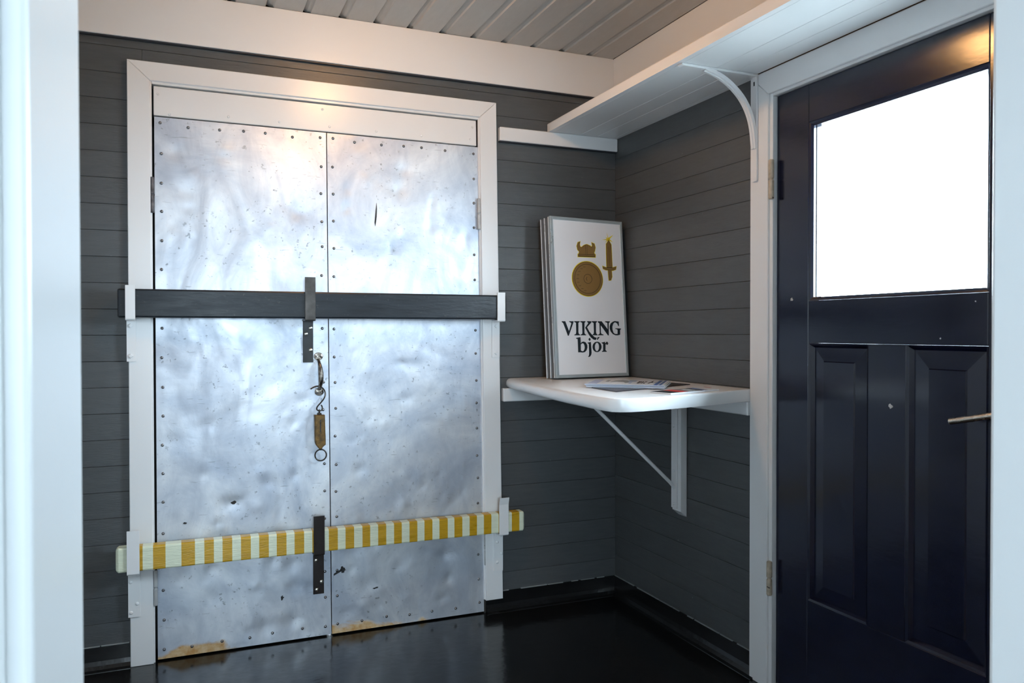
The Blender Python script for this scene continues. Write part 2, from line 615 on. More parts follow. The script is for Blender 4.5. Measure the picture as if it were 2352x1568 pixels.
# room behind the doorway; its unseen window is added for fill light
bm = bmesh.new()
bx(bm, -3.12, -2.4, -5.3, -5.2, 0.0, 2.49)
bx(bm, -1.6, 0.80, -5.3, -5.2, 0.0, 2.49)
bx(bm, -2.4, -1.6, -5.3, -5.2, 0.0, 1.0)
bx(bm, -2.4, -1.6, -5.3, -5.2, 1.8, 2.49)
tag(add('wall_rear', bm, 'white_jamb', base=True), 'white end wall of the room behind, holding the added fill window', 'wall', kind=ST)
tag(add('wall_rear_right', box(0.70, 0.80, -5.2, -2.915, 0.0, 2.49), 'white_jamb', base=True), 'white side wall of the room behind', 'wall', kind=ST)
tag(add('wall_rear_front', box(0.13, 0.70, -2.915, -2.80, 0.0, 2.49), 'white_jamb', base=True), 'short white return wall of the room behind', 'wall', kind=ST)
bm = bmesh.new()
bx(bm, -3.12, -3.0, -5.2, -2.915, 0.0, 2.49)
bx(bm, -3.12, -2.45, -2.915, -2.80, 0.0, 2.49)
tag(add('wall_rear_left', bm, 'white_jamb', base=True), 'white plain side wall of the room behind', 'wall', kind=ST)
w2 = root('fill_window', (-2.0, -5.25, 1.0), 'unseen white framed window added to the room behind for fill light', 'window', kind=ST)
bm = bmesh.new()
for a in ((-2.4, -2.37), (-1.63, -1.6)):
    bx(bm, a[0], a[1], -5.28, -5.22, 1.0, 1.8)
bx(bm, -2.37, -1.63, -5.28, -5.22, 1.0, 1.03)
bx(bm, -2.37, -1.63, -5.28, -5.22, 1.77, 1.8)
add('fill_window_frame', bm, 'white', w2)
add('pane', box(-2.37, -1.63, -5.252, -5.248, 1.03, 1.77), 'glass', w2)

# black upstands where the floor covering turns up the walls
def cove(axis, a, b, name, label, hgt=0.0855):
    s = -1
    prof = [(0.0, 0.0), (s * 0.034, 0.0), (s * 0.033, 0.003), (s * 0.022, 0.008), (s * 0.013, 0.019), (s * 0.008, 0.034), (s * 0.006, 0.06), (s * 0.005, hgt), (0.0, hgt)]
    if axis == 'x':
        bm = prism(prof, 'x', a, b)
    else:
        bm = prism(prof, 'y', a, b)
    o = tag(add(name, bm, 'cove'), label, 'skirting', kind=ST)
    # scuffed bead of old paint along the top edge
    t = a
    while t < b - 0.01:
        e = min(t + random.uniform(0.03, 0.16), b)
        h = random.uniform(0.0012, 0.0032)
        q = [(-0.0058, hgt - 0.001), (-0.0062, hgt + h * .6), (-0.001, hgt + h), (-0.0006, hgt - 0.001)]
        add('paint_bead', prism(q, axis, t, e - 0.004), 'scuff', o)
        t = e + (random.uniform(0.0, 0.06) if random.random() < .5 else 0.0)
    return o


cove('x', -2.45, -2.036, 'baseboard_back', 'black upstand below the grey wall beside the hinge side of the metal doors')
cove('x', -0.645, 0.0, 'baseboard_back', 'black upstand between the metal doors and the corner')
cove('y', -0.985, -0.0, 'baseboard_right', 'black upstand below the side wall under the corner table')

# friezes under the ceiling
fz = tag(add('trim_2', box(-2.45, -0.0005, -0.022, -0.0006, 2.284, 2.4675, 0.0015), 'white'), 'broad white frieze board above the metal doors', 'frieze', kind=ST)
add('lower_strip', box(-2.45, -0.0005, -0.016, -0.0006, 2.2785, 2.2837, 0.001), 'strip', fz)  # thin dark strip along the lower edge of the frieze
tag(add('trim_3', box(-0.0225, -0.0006, -2.59, -0.0225, 2.15, 2.4675, 0.0015), 'white'), 'broad white frieze board above the high shelf', 'frieze', kind=ST)

# ------------------------------------------------------------------ frame of the metal double doors
tf = root('trim_4', (-1.31, -0.01, 0), 'white mitred frame around the metal double doors', 'door frame', kind=ST)
xo0, xi0, xi1, xo1, zo, zi = -2.035, -1.9590, -0.6620, -0.585, 2.2045, 2.136
cf, cb = -0.022, -0.0008
add('frame_board', prism([(xo0, 0.0), (xi0, 0.0), (xi0, zi), (xo0, zo)], 'y', cf, cb, 0.002), 'white', tf, w=True)
add('frame_board', prism([(xo1, 0.058), (xi1, 0.058), (xi1, zi), (xo1, zo)], 'y', cf, cb, 0.002), 'white', tf, w=True)
add('frame_board', prism([(xo0 + .0006, zo), (xi0 + .0006, zi + .0004), (xi1 - .0006, zi + .0004), (xo1 - .0006, zo)], 'y', cf, cb, 0.002), 'white', tf, w=True)
# jamb strips inside the frame
add('jamb', box(xi0 - 0.02, xi0 + 0.0055, -0.012, -0.002, 0.0, 2.14, 0.0015), 'white', tf, w=True)
add('jamb', box(xi1 - 0.0055, xi1 + 0.02, -0.012, -0.002, 0.06, 2.14, 0.0015), 'white', tf, w=True)
add('rebate', box(xi0 - 0.02, xi0 + 0.0050, -0.0018, 0.06, 0.0, 2.14), 'core', tf, w=True)
add('rebate', box(xi1 - 0.0050, xi1 + 0.02, -0.0018, 0.06, 0.0, 2.14), 'core', tf, w=True)
add('head_jamb', box(xi0 + 0.006, xi1 - 0.006, -0.013, 0.06, 2.127, 2.14, 0.001), 'white', tf, w=True)
tb = add('transom_board', box(-1.9475, -0.6735, -0.0045, 0.035, 2.0155, 2.1225, 0.002), 'white', tf, w=True)
scr_me = small_mesh('screw_head', lathe_y(bmesh.new(), 0, 0, 0, [(0.0052, 0.001), (0.0052, -0.0012), (0.0035, -0.0028), (0.0018, -0.0026), (0.0014, -0.0012), (0, -0.0012)], 10), 'white')
for x, z in ((-1.932, 2.094), (-1.893, 2.024), (-1.685, 2.036), (-1.497, 2.036), (-1.330, 2.102), (-1.302, 2.036), (-1.112, 2.036), (-0.920, 2.036), (-0.690, 2.094), (-0.702, 2.040)):
    shared('screw', scr_me, (x, -0.0048, z), tb, w=True)
# stops behind the leaves that close the gaps against daylight
for a in ((-1.96, -1.915, 0.0, 2.02), (-0.70, -0.64, 0.0, 2.02), (-1.345, -1.285, 0.02, 2.02)):
    add('door_stop', box(a[0], a[1], 0.046, 0.074, a[2], a[3]), 'core', tf, w=True)
add('door_stop', box(-1.96, -0.65, 0.046, 0.074, 1.985, 2.03), 'core', tf, w=True)
add('sill', box(-1.97, -1.316, 0.046, 0.074, -0.02, 0.030), 'core', tf)
add('sill', box(-1.300, -0.63, 0.046, 0.074, -0.02, 0.030), 'core', tf)


def jbracket(parent, x0, x1, ys, pz0, lip, ftop, F, mat, plate_mat=None, curl=0.0, t=0.006, dxf=0.0):
    """strap bent like a J: plate on the door, lip under the bar, upright in front of the bar"""
    bm = prism([(ys, pz0), (ys - t, pz0), (ys - t, lip), (ys - t - 0.004, lip - 0.0), (ys - t - 0.004, lip + t), (ys, lip + t)], 'x', x0, x1, 0.0008)
    br = add('bar_bracket', bm, plate_mat or mat, parent)
    pts = [(ys - t, lip - 0.0005), (F + 0.004, lip - 0.0005), (F, lip + 0.004), (F, ftop - 0.03), (F - curl, ftop), (F - curl + t, ftop), (F + t, ftop - 0.032), (F + t, lip + t), (ys - t, lip + t)]
    add('upright', prism(pts, 'x', x0 + dxf, x1 + dxf, 0.0008), mat, br)
    return br


bolt_me = small_mesh('bolt_head', lathe_y(bmesh.new(), 0, 0, 0, [(0.0088, 0.001), (0.0088, -0.004), (0.007, -0.0055), (0, -0.0058)], 4), 'white')
for p in bolt_me.polygons:
    p.use_smooth = False
rscrew_me = small_mesh('round_screw', lathe_y(bmesh.new(), 0, 0, 0, [(0.0068, 0.001), (0.0066, -0.001), (0.004, -0.0026), (0, -0.003)], 12), 'white')
ys = cf
FB = -0.093
b = jbracket(tf, -2.041, -2.009, ys, 1.113, 1.2625, 1.386, FB, 'white')
for x, z in ((-2.027, 1.243), (-2.028, 1.133)):
    shared('bolt', bolt_me, (x, ys - 0.006, z), b)
b = jbracket(tf, -0.6245, -0.589, ys, 1.109, 1.2625, 1.385, FB, 'white')
for x, z in ((-0.606, 1.243), (-0.606, 1.127)):
    shared('bolt', bolt_me, (x, ys - 0.006, z), b)
b = jbracket(tf, -2.042, -2.001, ys, 0.184, 0.3545, 0.512, FB, 'white')
for x, z in ((-2.010, 0.337), (-2.033, 0.313), (-2.012, 0.232), (-2.032, 0.201)):
    shared('screw', rscrew_me, (x, ys - 0.006, z), b)
b = jbracket(tf, -0.617, -0.575, ys, 0.183, 0.3525, 0.514, FB, 'white', curl=0.008)
for x, z in ((-0.584, 0.336), (-0.602, 0.309), (-0.582, 0.258), (-0.602, 0.222)):
    shared('screw', rscrew_me, (x, ys - 0.006, z), b)

# ------------------------------------------------------------------ metal door leaves
rivet_me = small_mesh('rivet', lathe_y(bmesh.new(), 0, 0, 0, [(0.0060, 0.001), (0.0058, -0.0008), (0.0042, -0.003), (0.0018, -0.0042), (0, -0.0044)], 10), 'rivet')
slot_me = small_mesh('slotted_screw', lathe_y(bmesh.new(), 0, 0, 0, [(0.0078, 0.001), (0.0078, -0.0012), (0.0058, -0.0030), (0.0, -0.0034)], 12), 'screw')


def sheet(x0, x1, z0, z1, seed):
    rnd = random.Random(seed)
    nx, nz = 56, 172
    D = []
    for i in range(90):
        z = z0 + (z1 - z0) * rnd.random() ** 1.5
        D.append((rnd.uniform(x0 + .05, x1 - .05), z, rnd.uniform(0.010, 0.032), rnd.uniform(0.0008, 0.0034) * rnd.choice((1, 1, -0.6)), rnd.uniform(0.6, 1.6)))
    for i in range(16):
        D.append((rnd.uniform(x0 + .08, x1 - .08), rnd.uniform(z0 + .1, z1 - .1), rnd.uniform(0.05, 0.13), rnd.uniform(-0.0022, 0.0022), rnd.uniform(0.6, 1.6)))
    # long shallow creases
    CR = [(rnd.uniform(x0 + .1, x1 - .1), rnd.uniform(z0 + .3, z1 - .15), rnd.uniform(-1.2, 1.2), rnd.uniform(0.05, 0.12), rnd.uniform(0.010, 0.018), rnd.uniform(0.0008, 0.0020)) for i in range(12)]
    bm = bmesh.new()
    g = []
    for j in range(nz + 1):
        row = []
        for i in range(nx + 1):
            x = x0 + (x1 - x0) * i / nx
            z = z0 + (z1 - z0) * j / nz
            ed = min(1.0, min(x - x0, x1 - x, z - z0, z1 - z) / 0.03)
            y = 0.0
            for dx, dz, r, h, asp in D:
                q = ((x - dx) / (r * asp)) ** 2 + ((z - dz) / r) ** 2
                if q < 9:
                    y += h * math.exp(-q)
            for dx, dz, an, ln, wd, h in CR:
                u = (x - dx) * math.cos(an) + (z - dz) * math.sin(an)
                v = -(x - dx) * math.sin(an) + (z - dz) * math.cos(an)
                q = (u / wd) ** 2 + (v / ln) ** 2
                if q < 9:
                    y += h * math.exp(-q)
            row.append(bm.verts.new((x, -0.0035 + y * ed, z)))
        g.append(row)
    for j in range(nz):
        for i in range(nx):
            bm.faces.new((g[j][i], g[j][i + 1], g[j + 1][i + 1], g[j + 1][i]))
    # folded edges back on to the core
    per0 = g[0] + [r[-1] for r in g[1:]] + g[-1][-2::-1] + [r[0] for r in g[-2:0:-1]]
    per = [bm.verts.new(v.co) for v in per0]
    bk = [bm.verts.new((v.co.x, 0.004, v.co.z)) for v in per]
    for i in range(len(per)):
        k = (i + 1) % len(per)
        bm.faces.new((per[i], per[k], bk[k], bk[i]))
    return bm


def knuckle(parent, x, y, z0, z1, r, mat, name='hinge', w=False):
    zm = (z0 + z1) / 2
    bm = bmesh.new()
    for a, b in ((z0, zm - 0.002), (zm + 0.002, z1)):
        tube(bm, [(x, y, a), (x, y, a + 0.003), (x, y, b - 0.003), (x, y, b)], [r * .75, r, r, r * .75], 12)
    tube(bm, [(x, y, zm - 0.004), (x, y, zm + 0.004)], r * 0.7, 10)
    return add(name, bm, mat, parent, smooth=False, w=w)


LX = ((-1.9455, -1.3164), (-1.3126, -0.6668))
zb_, zt_ = 0.007, 2.0105
d1 = root('door_1', (-1.63, 0.02, 0), 'dented sheet metal door leaf carrying the pull handle and black bar brackets', 'door', kind=ST)
d2 = root('door_2', (-0.99, 0.02, 0), 'dented sheet metal door leaf on the corner side without a handle', 'door', kind=ST)
for d, (x0, x1), sd in ((d1, LX[0], 3), (d2, LX[1], 11)):
    add('core', box(x0 + .001, x1 - .001, 0.0042, 0.044, zb_ + .001, zt_ - .001), 'core', d, w=True)
    add('metal_sheet', sheet(x0, x1, zb_, zt_, sd), 'sheet', d, smooth=True, w=True)
    rv = random.Random(sd)
    pos = []
    n = 19
    for side in (0, 1):
        for i in range(n):
            z = 0.045 + (1.985 - 0.045) * i / (n - 1) + rv.uniform(-.006, .006)
            xx = (x0 + 0.0215 if side == 0 else x1 - 0.0215) + rv.uniform(-.002, .002)
            pos.append((xx, z))
    ex = [0.115, 0.225, 0.310, 0.395, 0.50]
    for e in ex:
        pos.append((x0 + e + rv.uniform(-.006, .006), 1.984 + rv.uniform(-.003, .003)))
    for e in (0.115, 0.225, 0.32, 0.41, 0.52):
        pos.append((x0 + e + rv.uniform(-.006, .006), 0.042 + rv.uniform(-.004, .004)))
    for x, z in pos:
        if d is d1 and x > -1.4 and (abs(z - 1.1225) < 0.026 or abs(z - 0.9815) < 0.026):
            continue
        shared('rivet', rivet_me, (x, -0.004, z), d, w=True)

knuckle(d1, -1.9535, -0.013, 1.656, 1.787, 0.0075, 'hinge_iron', w=True)
knuckle(d1, -1.9515, -0.013, 0.212, 0.342, 0.0075, 'hinge_paint', w=True)
knuckle(d2, -0.6690, -0.013, 1.657, 1.790, 0.0075, 'hinge_paint', w=True)
knuckle(d2, -0.6590, -0.013, 0.210, 0.344, 0.0075, 'hinge_paint', w=True)

# black bar brackets on the first leaf
b = jbracket(d1, -1.4165, -1.377, -0.004, 1.099, 1.2625, 1.430, FB, 'iron_worn', 'iron', dxf=-0.003)
for x, z in ((-1.387, 1.235), (-1.405, 1.212), (-1.387, 1.148)):
    shared('screw', slot_me, (x, -0.0102, z), b)
add('screw_hole', lathe_y(bmesh.new(), -1.405, -0.0102, 1.121, [(0.005, 0.0), (0.005, -0.0006), (0, -0.0006)], 10), 'soot', b)
b = jbracket(d1, -1.381, -1.339, -0.004, 0.177, 0.3535, 0.506, FB, 'iron_brown', dxf=-0.010)
for x, z in ((-1.348, 0.338), (-1.369, 0.312), (-1.349, 0.225), (-1.367, 0.195)):
    shared('screw', slot_me, (x, -0.0102, z), b)

# pull handle
hd = add('pull_handle', tube(bmesh.new(), smooth_path([(-1.356, -0.007, 1.108), (-1.3555, -0.020, 1.099), (-1.3535, -0.032, 1.078), (-1.3515, -0.036, 1.050), (-1.3515, -0.034, 1.025), (-1.353, -0.024, 1.006), (-1.354, -0.008, 0.994)], 4),
                              [0.0075, 0.0066, 0.0060, 0.0058, 0.0062, 0.0068, 0.0075, 0.0082, 0.0088, 0.0093, 0.0097, 0.0100, 0.0102, 0.0102, 0.0101, 0.0099, 0.0096, 0.0092, 0.0087, 0.0081, 0.0074, 0.0067, 0.0063, 0.0068, 0.0078], 12), 'handle', d1, smooth=True)
hs_me = small_mesh('handle_screw', lathe_y(bmesh.new(), 0, 0, 0, [(0.0040, 0.001), (0.0038, -0.0012), (0.002, -0.0024), (0, -0.0026)], 10), 'rivet')
for cx, cz in ((-1.3565, 1.1225), (-1.354, 0.9815)):
    pl = add('handle_plate', lathe_y(bmesh.new(), cx, -0.004, cz, [(0.0178, 0.001), (0.0178, -0.0024), (0.0160, -0.0038), (0.0, -0.0040)], 24, 1.0, 0.88), 'handle', d1, smooth=True)
    for s in (-1, 1):
        shared('screw', hs_me, (cx + s * 0.009, -0.0078, cz + (0.001 if cz > 1.05 else -0.004)), pl)

# stains and a tear in the sheet
def blot(parent, cx, cz, r, seed, stretch=1.0, name='stain', ang=0.0):
    rn = random.Random(seed)
    poly = []
    for i in range(22):
        a = 2 * math.pi * i / 22
        rr = r * rn.uniform(0.55, 1.15)
        u, v = rr * math.cos(a) * stretch, rr * math.sin(a)
        poly.append((cx + u * math.cos(ang) - v * math.sin(ang), cz + u * math.sin(ang) + v * math.cos(ang)))
    return add(name, prism(poly, 'y', -0.0062, -0.0020), 'soot', parent)


blot(d1, -1.500, 0.178, 0.009, 2, 0.7)
blot(d2, -1.263, 0.262, 0.013, 4, 1.0)
blot(d2, -1.283, 0.253, 0.006, 8, 4.0, ang=0.5)
add('tear', prism([(-1.1290, 1.665), (-1.1240, 1.715), (-1.1205, 1.745), (-1.1190, 1.72), (-1.1200, 1.690), (-1.1225, 1.668), (-1.126, 1.650)], 'y', -0.0062, -0.0020), 'soot', d2)
blot(d2, -1.130, 0.170, 0.0035, 5, 3.5, ang=0.2, name='scratch')
blot(d1, -1.850, 0.505, 0.004, 6, 1.6)

# ------------------------------------------------------------------ the two locking bars
lb = box(-2.066, -0.580, -0.084, -0.034, 1.2715, 1.3740, 0.006, 2)
tag(add('locking_bar', lb, 'bar_black', base=True), 'black painted timber locking bar across the metal doors at chest height', 'locking bar', 'bars across the metal doors')

SX = [(-2.078, 'p'), (-2.018, 'y'), (-1.991, 'p'), (-1.957, 'y'), (-1.916, 'p'), (-1.863, 'y'), (-1.817, 'p'), (-1.785, 'y'), (-1.752, 'p'), (-1.722, 'y'), (-1.688, 'p'),
      (-1.657, 'y'), (-1.622, 'p'), (-1.592, 'y'), (-1.557, 'p'), (-1.528, 'y'), (-1.492, 'p'), (-1.462, 'y'), (-1.426, 'p'), (-1.395, 'y'), (-1.362, 'p'), (-1.332, 'y'),
      (-1.297, 'p'), (-1.267, 'y'), (-1.233, 'p'), (-1.200, 'y'), (-1.169, 'p'), (-1.137, 'y'), (-1.104, 'p'), (-1.072, 'y'), (-1.040, 'p'), (-1.008, 'y'), (-0.975, 'p'),
      (-0.945, 'y'), (-0.911, 'p'), (-0.881, 'y'), (-0.845, 'p'), (-0.816, 'y'), (-0.781, 'p'), (-0.749, 'y'), (-0.716, 'p'), (-0.685, 'y'), (-0.651, 'p'), (-0.618, 'y'),
      (-0.590, 'p'), (-0.557, 'y'), (-0.522, 'p'), (-0.496, None)]
bm = bmesh.new()
BR_ = 0.007


def sect(x, inset=0.0):
    t = (x + 2.078) / 1.582
    zl, zh = 0.364 - 0.003 * t + inset, 0.4525 - 0.007 * t - inset
    ya, yb = -0.084 + inset, -0.034 - inset
    r = BR_
    pts = []
    for cy_, cz_, a0 in ((ya + r, zl + r, math.pi), (yb - r, zl + r, 1.5 * math.pi), (yb - r, zh - r, 0), (ya + r, zh - r, .5 * math.pi)):
        for q in range(4):
            a = a0 + q * math.pi / 6
            pts.append((x, cy_ + r * math.cos(a), cz_ + r * math.sin(a)))
    return [bm.verts.new(p) for p in pts]


xs = [(-2.078, 'p', 0.009), (-2.075, 'p', 0.004), (-2.069, 'p', 0.0)] + [(x, m, 0.0) for x, m in SX[1:-1]] + [(-0.505, 'p', 0.0), (-0.499, 'p', 0.004), (-0.496, 'p', 0.009)]
rings = [sect(x, i) for x, m, i in xs]
for i in range(len(rings) - 1):
    a, c = rings[i], rings[i + 1]
    for j in range(16):
        f = bm.faces.new((a[j], a[(j + 1) % 16], c[(j + 1) % 16], c[j]))
        f.material_index = 1 if xs[i][1] == 'y' else 0
bm.faces.new(rings[0])
bm.faces.new(rings[-1][::-1])
tag(add('locking_bar', bm, None, mats=['pale', 'yellow'], base=True), 'yellow and white striped locking bar across the metal doors near the floor', 'locking bar', 'bars across the metal doors')

# ------------------------------------------------------------------ spring scale hanging from the handle
sc_ = root('hanging_spring_scale', (-1.354, -0.03, 0.706), 'small tarnished brass spring scale hooked on the door handle', 'spring scale')
add('hook', tube(bmesh.new(), smooth_path([(-1.389, -0.019, 0.9945), (-1.376, -0.014, 1.001), (-1.362, -0.012, 1.0045), (-1.346, -0.012, 1.000), (-1.335, -0.016, 0.987), (-1.3325, -0.021, 0.970), (-1.339, -0.025, 0.955), (-1.352, -0.027, 0.939),
                                           (-1.364, -0.028, 0.926), (-1.3675, -0.028, 0.916), (-1.362, -0.028, 0.909), (-1.354, -0.028, 0.9075), (-1.3475, -0.028, 0.912), (-1.346, -0.028, 0.922), (-1.350, -0.028, 0.931)], 4), 0.0027, 8), 'hook', sc_, smooth=True)
add('eye', tube(bmesh.new(), [(-1.3575, -0.028 + 0.006 * math.cos(a), 0.9045 + 0.0075 * math.sin(a)) for a in [2 * math.pi * i / 14 for i in range(14)]], 0.0022, 8, True), 'hook', sc_, smooth=True)
add('cap', prism([(-1.366, 0.893), (-1.349, 0.893), (-1.350, 0.899), (-1.354, 0.901), (-1.362, 0.901), (-1.365, 0.899)], 'y', -0.036, -0.020, 0.001), 'hook', sc_)
bd = add('case', prism([(-1.3775, 0.8930), (-1.3375, 0.8920), (-1.3345, 0.790), (-1.3345, 0.774), (-1.346, 0.765), (-1.349, 0.758), (-1.359, 0.758), (-1.366, 0.767), (-1.3725, 0.776), (-1.3755, 0.786)], 'y', -0.040, -0.014, 0.0025), 'brass', sc_)
add('scale_slot', prism([(-1.3575, 0.874), (-1.3535, 0.874), (-1.3530, 0.826), (-1.3565, 0.826)], 'y', -0.0405, -0.0398), 'soot', bd)
add('pointer', box(-1.3555, -1.3525, -0.0445, -0.040, 0.858, 0.864, 0.0008), 'brass', bd)
add('ring', tube(bmesh.new(), [(-1.3525 + 0.0222 * math.cos(a), -0.027 + 0.0006 * math.sin(a), 0.7325 + 0.0222 * math.sin(a)) for a in [2 * math.pi * i / 32 for i in range(32)]], 0.0027, 8, True), 'hook', sc_, smooth=True)
add('ring_link', box(-1.3555, -1.3495, -0.030, -0.024, 0.7515, 0.760, 0.001), 'hook', sc_)

# ------------------------------------------------------------------ frame and navy door in the side wall
tn = root('trim_5', (-0.01, -1.53, 0), 'white frame around the navy glazed door', 'door frame', kind=ST)
ya, yi, zi2, zo2 = -0.966, -1.056, 2.022, 2.1035
add('frame_board', prism([(ya, 0.0), (yi, 0.0), (yi, zi2), (ya, zo2)], 'x', -0.022, -0.0008, 0.002), 'white', tn)
add('frame_board', prism([(-2.088, 0.0), (-1.998, 0.0), (-1.998, zi2), (-2.088, zo2)], 'x', -0.022, -0.0008, 0.002), 'white', tn)
add('frame_board', prism([(ya - .0006, zo2), (yi - .0006, zi2 + .0004), (-1.9974, zi2 + .0004), (-2.0874, zo2)], 'x', -0.022, -0.0008, 0.002), 'white', tn)
add('jamb', box(-0.0135, 0.07, -1.0705, -1.035, 0.0, 2.04, 0.0015), 'white', tn)
add('jamb', box(-0.0135, 0.07, -2.02, -1.983, 0.0, 2.04, 0.0015), 'white', tn)
add('head_jamb', box(-0.0135, 0.07, -1.983, -1.0705, 2.0135, 2.04, 0.0015), 'white', tn)
for a in ((-1.10, -1.06, 0.0, 2.02), (-1.99, -1.95, 0.0, 2.02)):
    add('door_stop', box(0.050, 0.075, a[0], a[1], a[2], a[3]), 'core', tn)
add('door_stop', box(0.050, 0.075, -1.99, -1.06, 1.99, 2.04), 'core', tn)
add('threshold', box(0.0, 0.09, -1.99, -1.06, -0.05, 0.0075), 'core', tn)

d3 = root('door_3', (0.02, -1.5265, 0), 'navy painted panelled door with a large window and lever handle', 'door', kind=ST)
fx, bxk = 0.002, 0.048
yA, yB, yC, yD, yE, yF = -1.0735, -1.219, -1.459, -1.592, -1.834, -1.980
add('stile', box(fx, bxk, yB, yA, 0.0085, 2.0120, 0.002), 'navy', d3)
add('stile', box(fx, bxk, yF, yE, 0.0085, 2.0120, 0.002), 'navy', d3)
add('top_rail', box(fx, bxk, yE + .0004, yB - .0004, 1.890, 2.0120, 0.002), 'navy', d3)
add('lock_rail', box(fx, bxk, yE + .0004, yB - .0004, 1.182, 1.317, 0.002), 'navy', d3)
add('bottom_rail', box(fx, bxk, yE + .0004, yB - .0004, 0.0085, 0.350, 0.002), 'navy', d3)
add('mullion', box(fx, bxk, yD, yC, 0.3504, 1.1816, 0.002), 'navy', d3)


def frame_strip(y0, y1, z0, z1, xo, xi, wdt, xb, name, parent):
    """moulding running round an opening: slopes from xo at the outside to xi, wdt further in"""
    bm = bmesh.new()
    o = [(y0, z0), (y1, z0), (y1, z1), (y0, z1)]
    i = [(y0 + wdt, z0 + wdt), (y1 - wdt, z0 + wdt), (y1 - wdt, z1 - wdt), (y0 + wdt, z1 - wdt)]
    h = [(y0 + wdt * .45, z0 + wdt * .45), (y1 - wdt * .45, z0 + wdt * .45), (y1 - wdt * .45, z1 - wdt * .45), (y0 + wdt * .45, z1 - wdt * .45)]
    lay = [[bm.verts.new((x, *p)) for p in pp] for x, pp in ((xo, o), (xo + (xi - xo) * .25, h), (xi, i), (xb, i), (xb, o))]
    for a in range(5):
        A, B = lay[a], lay[(a + 1) % 5]
        for k in range(4):
            bm.faces.new((A[k], A[(k + 1) % 4], B[(k + 1) % 4], B[k]))
    return add(name, bm, 'navy', parent)


for y0, y1, g in ((yC, yB, 0.057), (yE, yD, 0.064)):
    bm = bmesh.new()
    z0, z1 = 0.350, 1.182
    m = 0.014
    lay = []
    for x, ins in ((0.032, m), (0.0175, m), (0.0135, g), (0.0095, g + 0.003)):
        t = 0 if ins == m else 0.003
        lay.append([bm.verts.new((x, yy, zz)) for yy, zz in ((y0 + ins, z0 + ins), (y1 - ins, z0 + ins), (y1 - ins, z1 - ins), (y0 + ins, z1 - ins))])
    for A, B in zip(lay, lay[1:]):
        for k in range(4):
            bm.faces.new((A[k], A[(k + 1) % 4], B[(k + 1) % 4], B[k]))
    bm.faces.new(lay[-1])
    bm.faces.new(lay[0][::-1])
    pn = add('door_panel', bm, 'navy', d3)
    frame_strip(y0 + .0004, y1 - .0004, z0 + .0004, z1 - .0004, 0.003, 0.0175, 0.0145, 0.030, 'moulding', pn)
frame_strip(yE + .0006, yB - .0006, 1.3176, 1.8894, 0.004, 0.012, 0.012, 0.021, 'glazing_bead', d3)
frame_strip(yE + .0006, yB - .0006, 1.3176, 1.8894, 0.030, 0.027, 0.010, 0.046, 'outer_bead', d3)
add('pane', box(0.0222, 0.0262, yE + .0008, yB - .0008, 1.3178, 1.8892), 'glass', d3)
knuckle(d3, -0.0195, -1.0700, 1.666, 1.799, 0.0095, 'hinge_cream')
knuckle(d3, -0.0195, -1.0660, 0.322, 0.438, 0.0095, 'hinge_cream')
add('lever_handle', tube(bmesh.new(), smooth_path([(fx - .002, -1.905, 1.020), (-0.030, -1.905, 1.020), (-0.046, -1.897, 1.018), (-0.050, -1.880, 1.014), (-0.051, -1.830, 1.002), (-0.051, -1.772, 0.989)], 4), 0.0085, 12), 'chrome', d3, smooth=True)
add('handle_plate', box(-0.004, fx, -1.928, -1.882, 0.90, 1.10, 0.002), 'chrome', d3)
for y, z, r, s in ((-1.145, 1.325, 0.008, 3), (-1.541, 1.005, 0.009, 5), (-1.70, 1.20, 0.003, 6), (-1.80, 1.295, 0.003, 9)):
    rn = random.Random(s)
    poly = [(y + r * rn.uniform(.4, 1.0) * math.cos(a), z + r * rn.uniform(.4, 1.0) * math.sin(a)) for a in [2 * math.pi * i / 9 for i in range(9)]]
    add('paint_chip', prism(poly, 'x', 0.0012, 0.0022), 'chip', d3)

# ------------------------------------------------------------------ high shelf with its bracket
sh = root('wall_shelf', (-0.17, -1.3, 2.045), 'long white boarded shelf above the navy door', 'shelf')
zs = 2.1045
for x0, x1 in ((-0.3295, -0.196), (-0.1955, -0.1105), (-0.110, -0.024)):
    c = 0.0018
    add('shelf_board', prism([(x0 + c, zs), (x1 - c, zs), (x1, zs + c), (x1, zs + .026), (x0, zs + .026), (x0, zs + c)], 'y', -2.594, -0.0305), 'white', sh)
add('shelf_board', prism([(-0.0235, zs + .0185), (-0.0008, zs + .0185), (-0.0008, zs + .026), (-0.0235, zs + .026)], 'y', -2.594, -2.09), 'white', sh)
add('shelf_board', box(-0.0236, -0.0008, -0.964, -0.0305, zs, zs + 0.026), 'white', sh)
add('shelf_board', box(-0.3295, -0.0008, -0.0300, -0.0008, zs, zs + 0.026), 'white', sh)
add('front_lip', prism([(-0.349, zs + .001), (-0.330, zs - .0005), (-0.330, zs + .040), (-0.346, zs + .040), (-0.349, zs + .036)], 'y', -2.594, -0.0008, 0.002), 'white', sh)
add('shelf_batten', box(-0.5845, -0.0012, -0.024, -0.0008, 2.0455, zs - .0005, 0.0025), 'white', sh)
add('lower_strip', box(-0.5845, -0.0012, -0.018, -0.0008, 2.0405, 2.0453, 0.001), 'strip', sh)  # same thin dark strip along the lower edge of the batten
br = add('shelf_bracket', prism([(-0.0224, 1.742), (-0.0285, 1.738), (-0.0300, 1.745), (-0.0300, 2.0960), (-0.328, 2.0955), (-0.336, 2.0985), (-0.334, 2.1040), (-0.0224, 2.1040)], 'y', -1.008, -0.982, 0.0012), 'white', sh)
arc = [(-0.238, 2.0990), (-0.200, 2.0900), (-0.158, 2.0740), (-0.115, 2.0470), (-0.079, 2.0130), (-0.052, 1.9700), (-0.036, 1.9200), (-0.0275, 1.8500)]
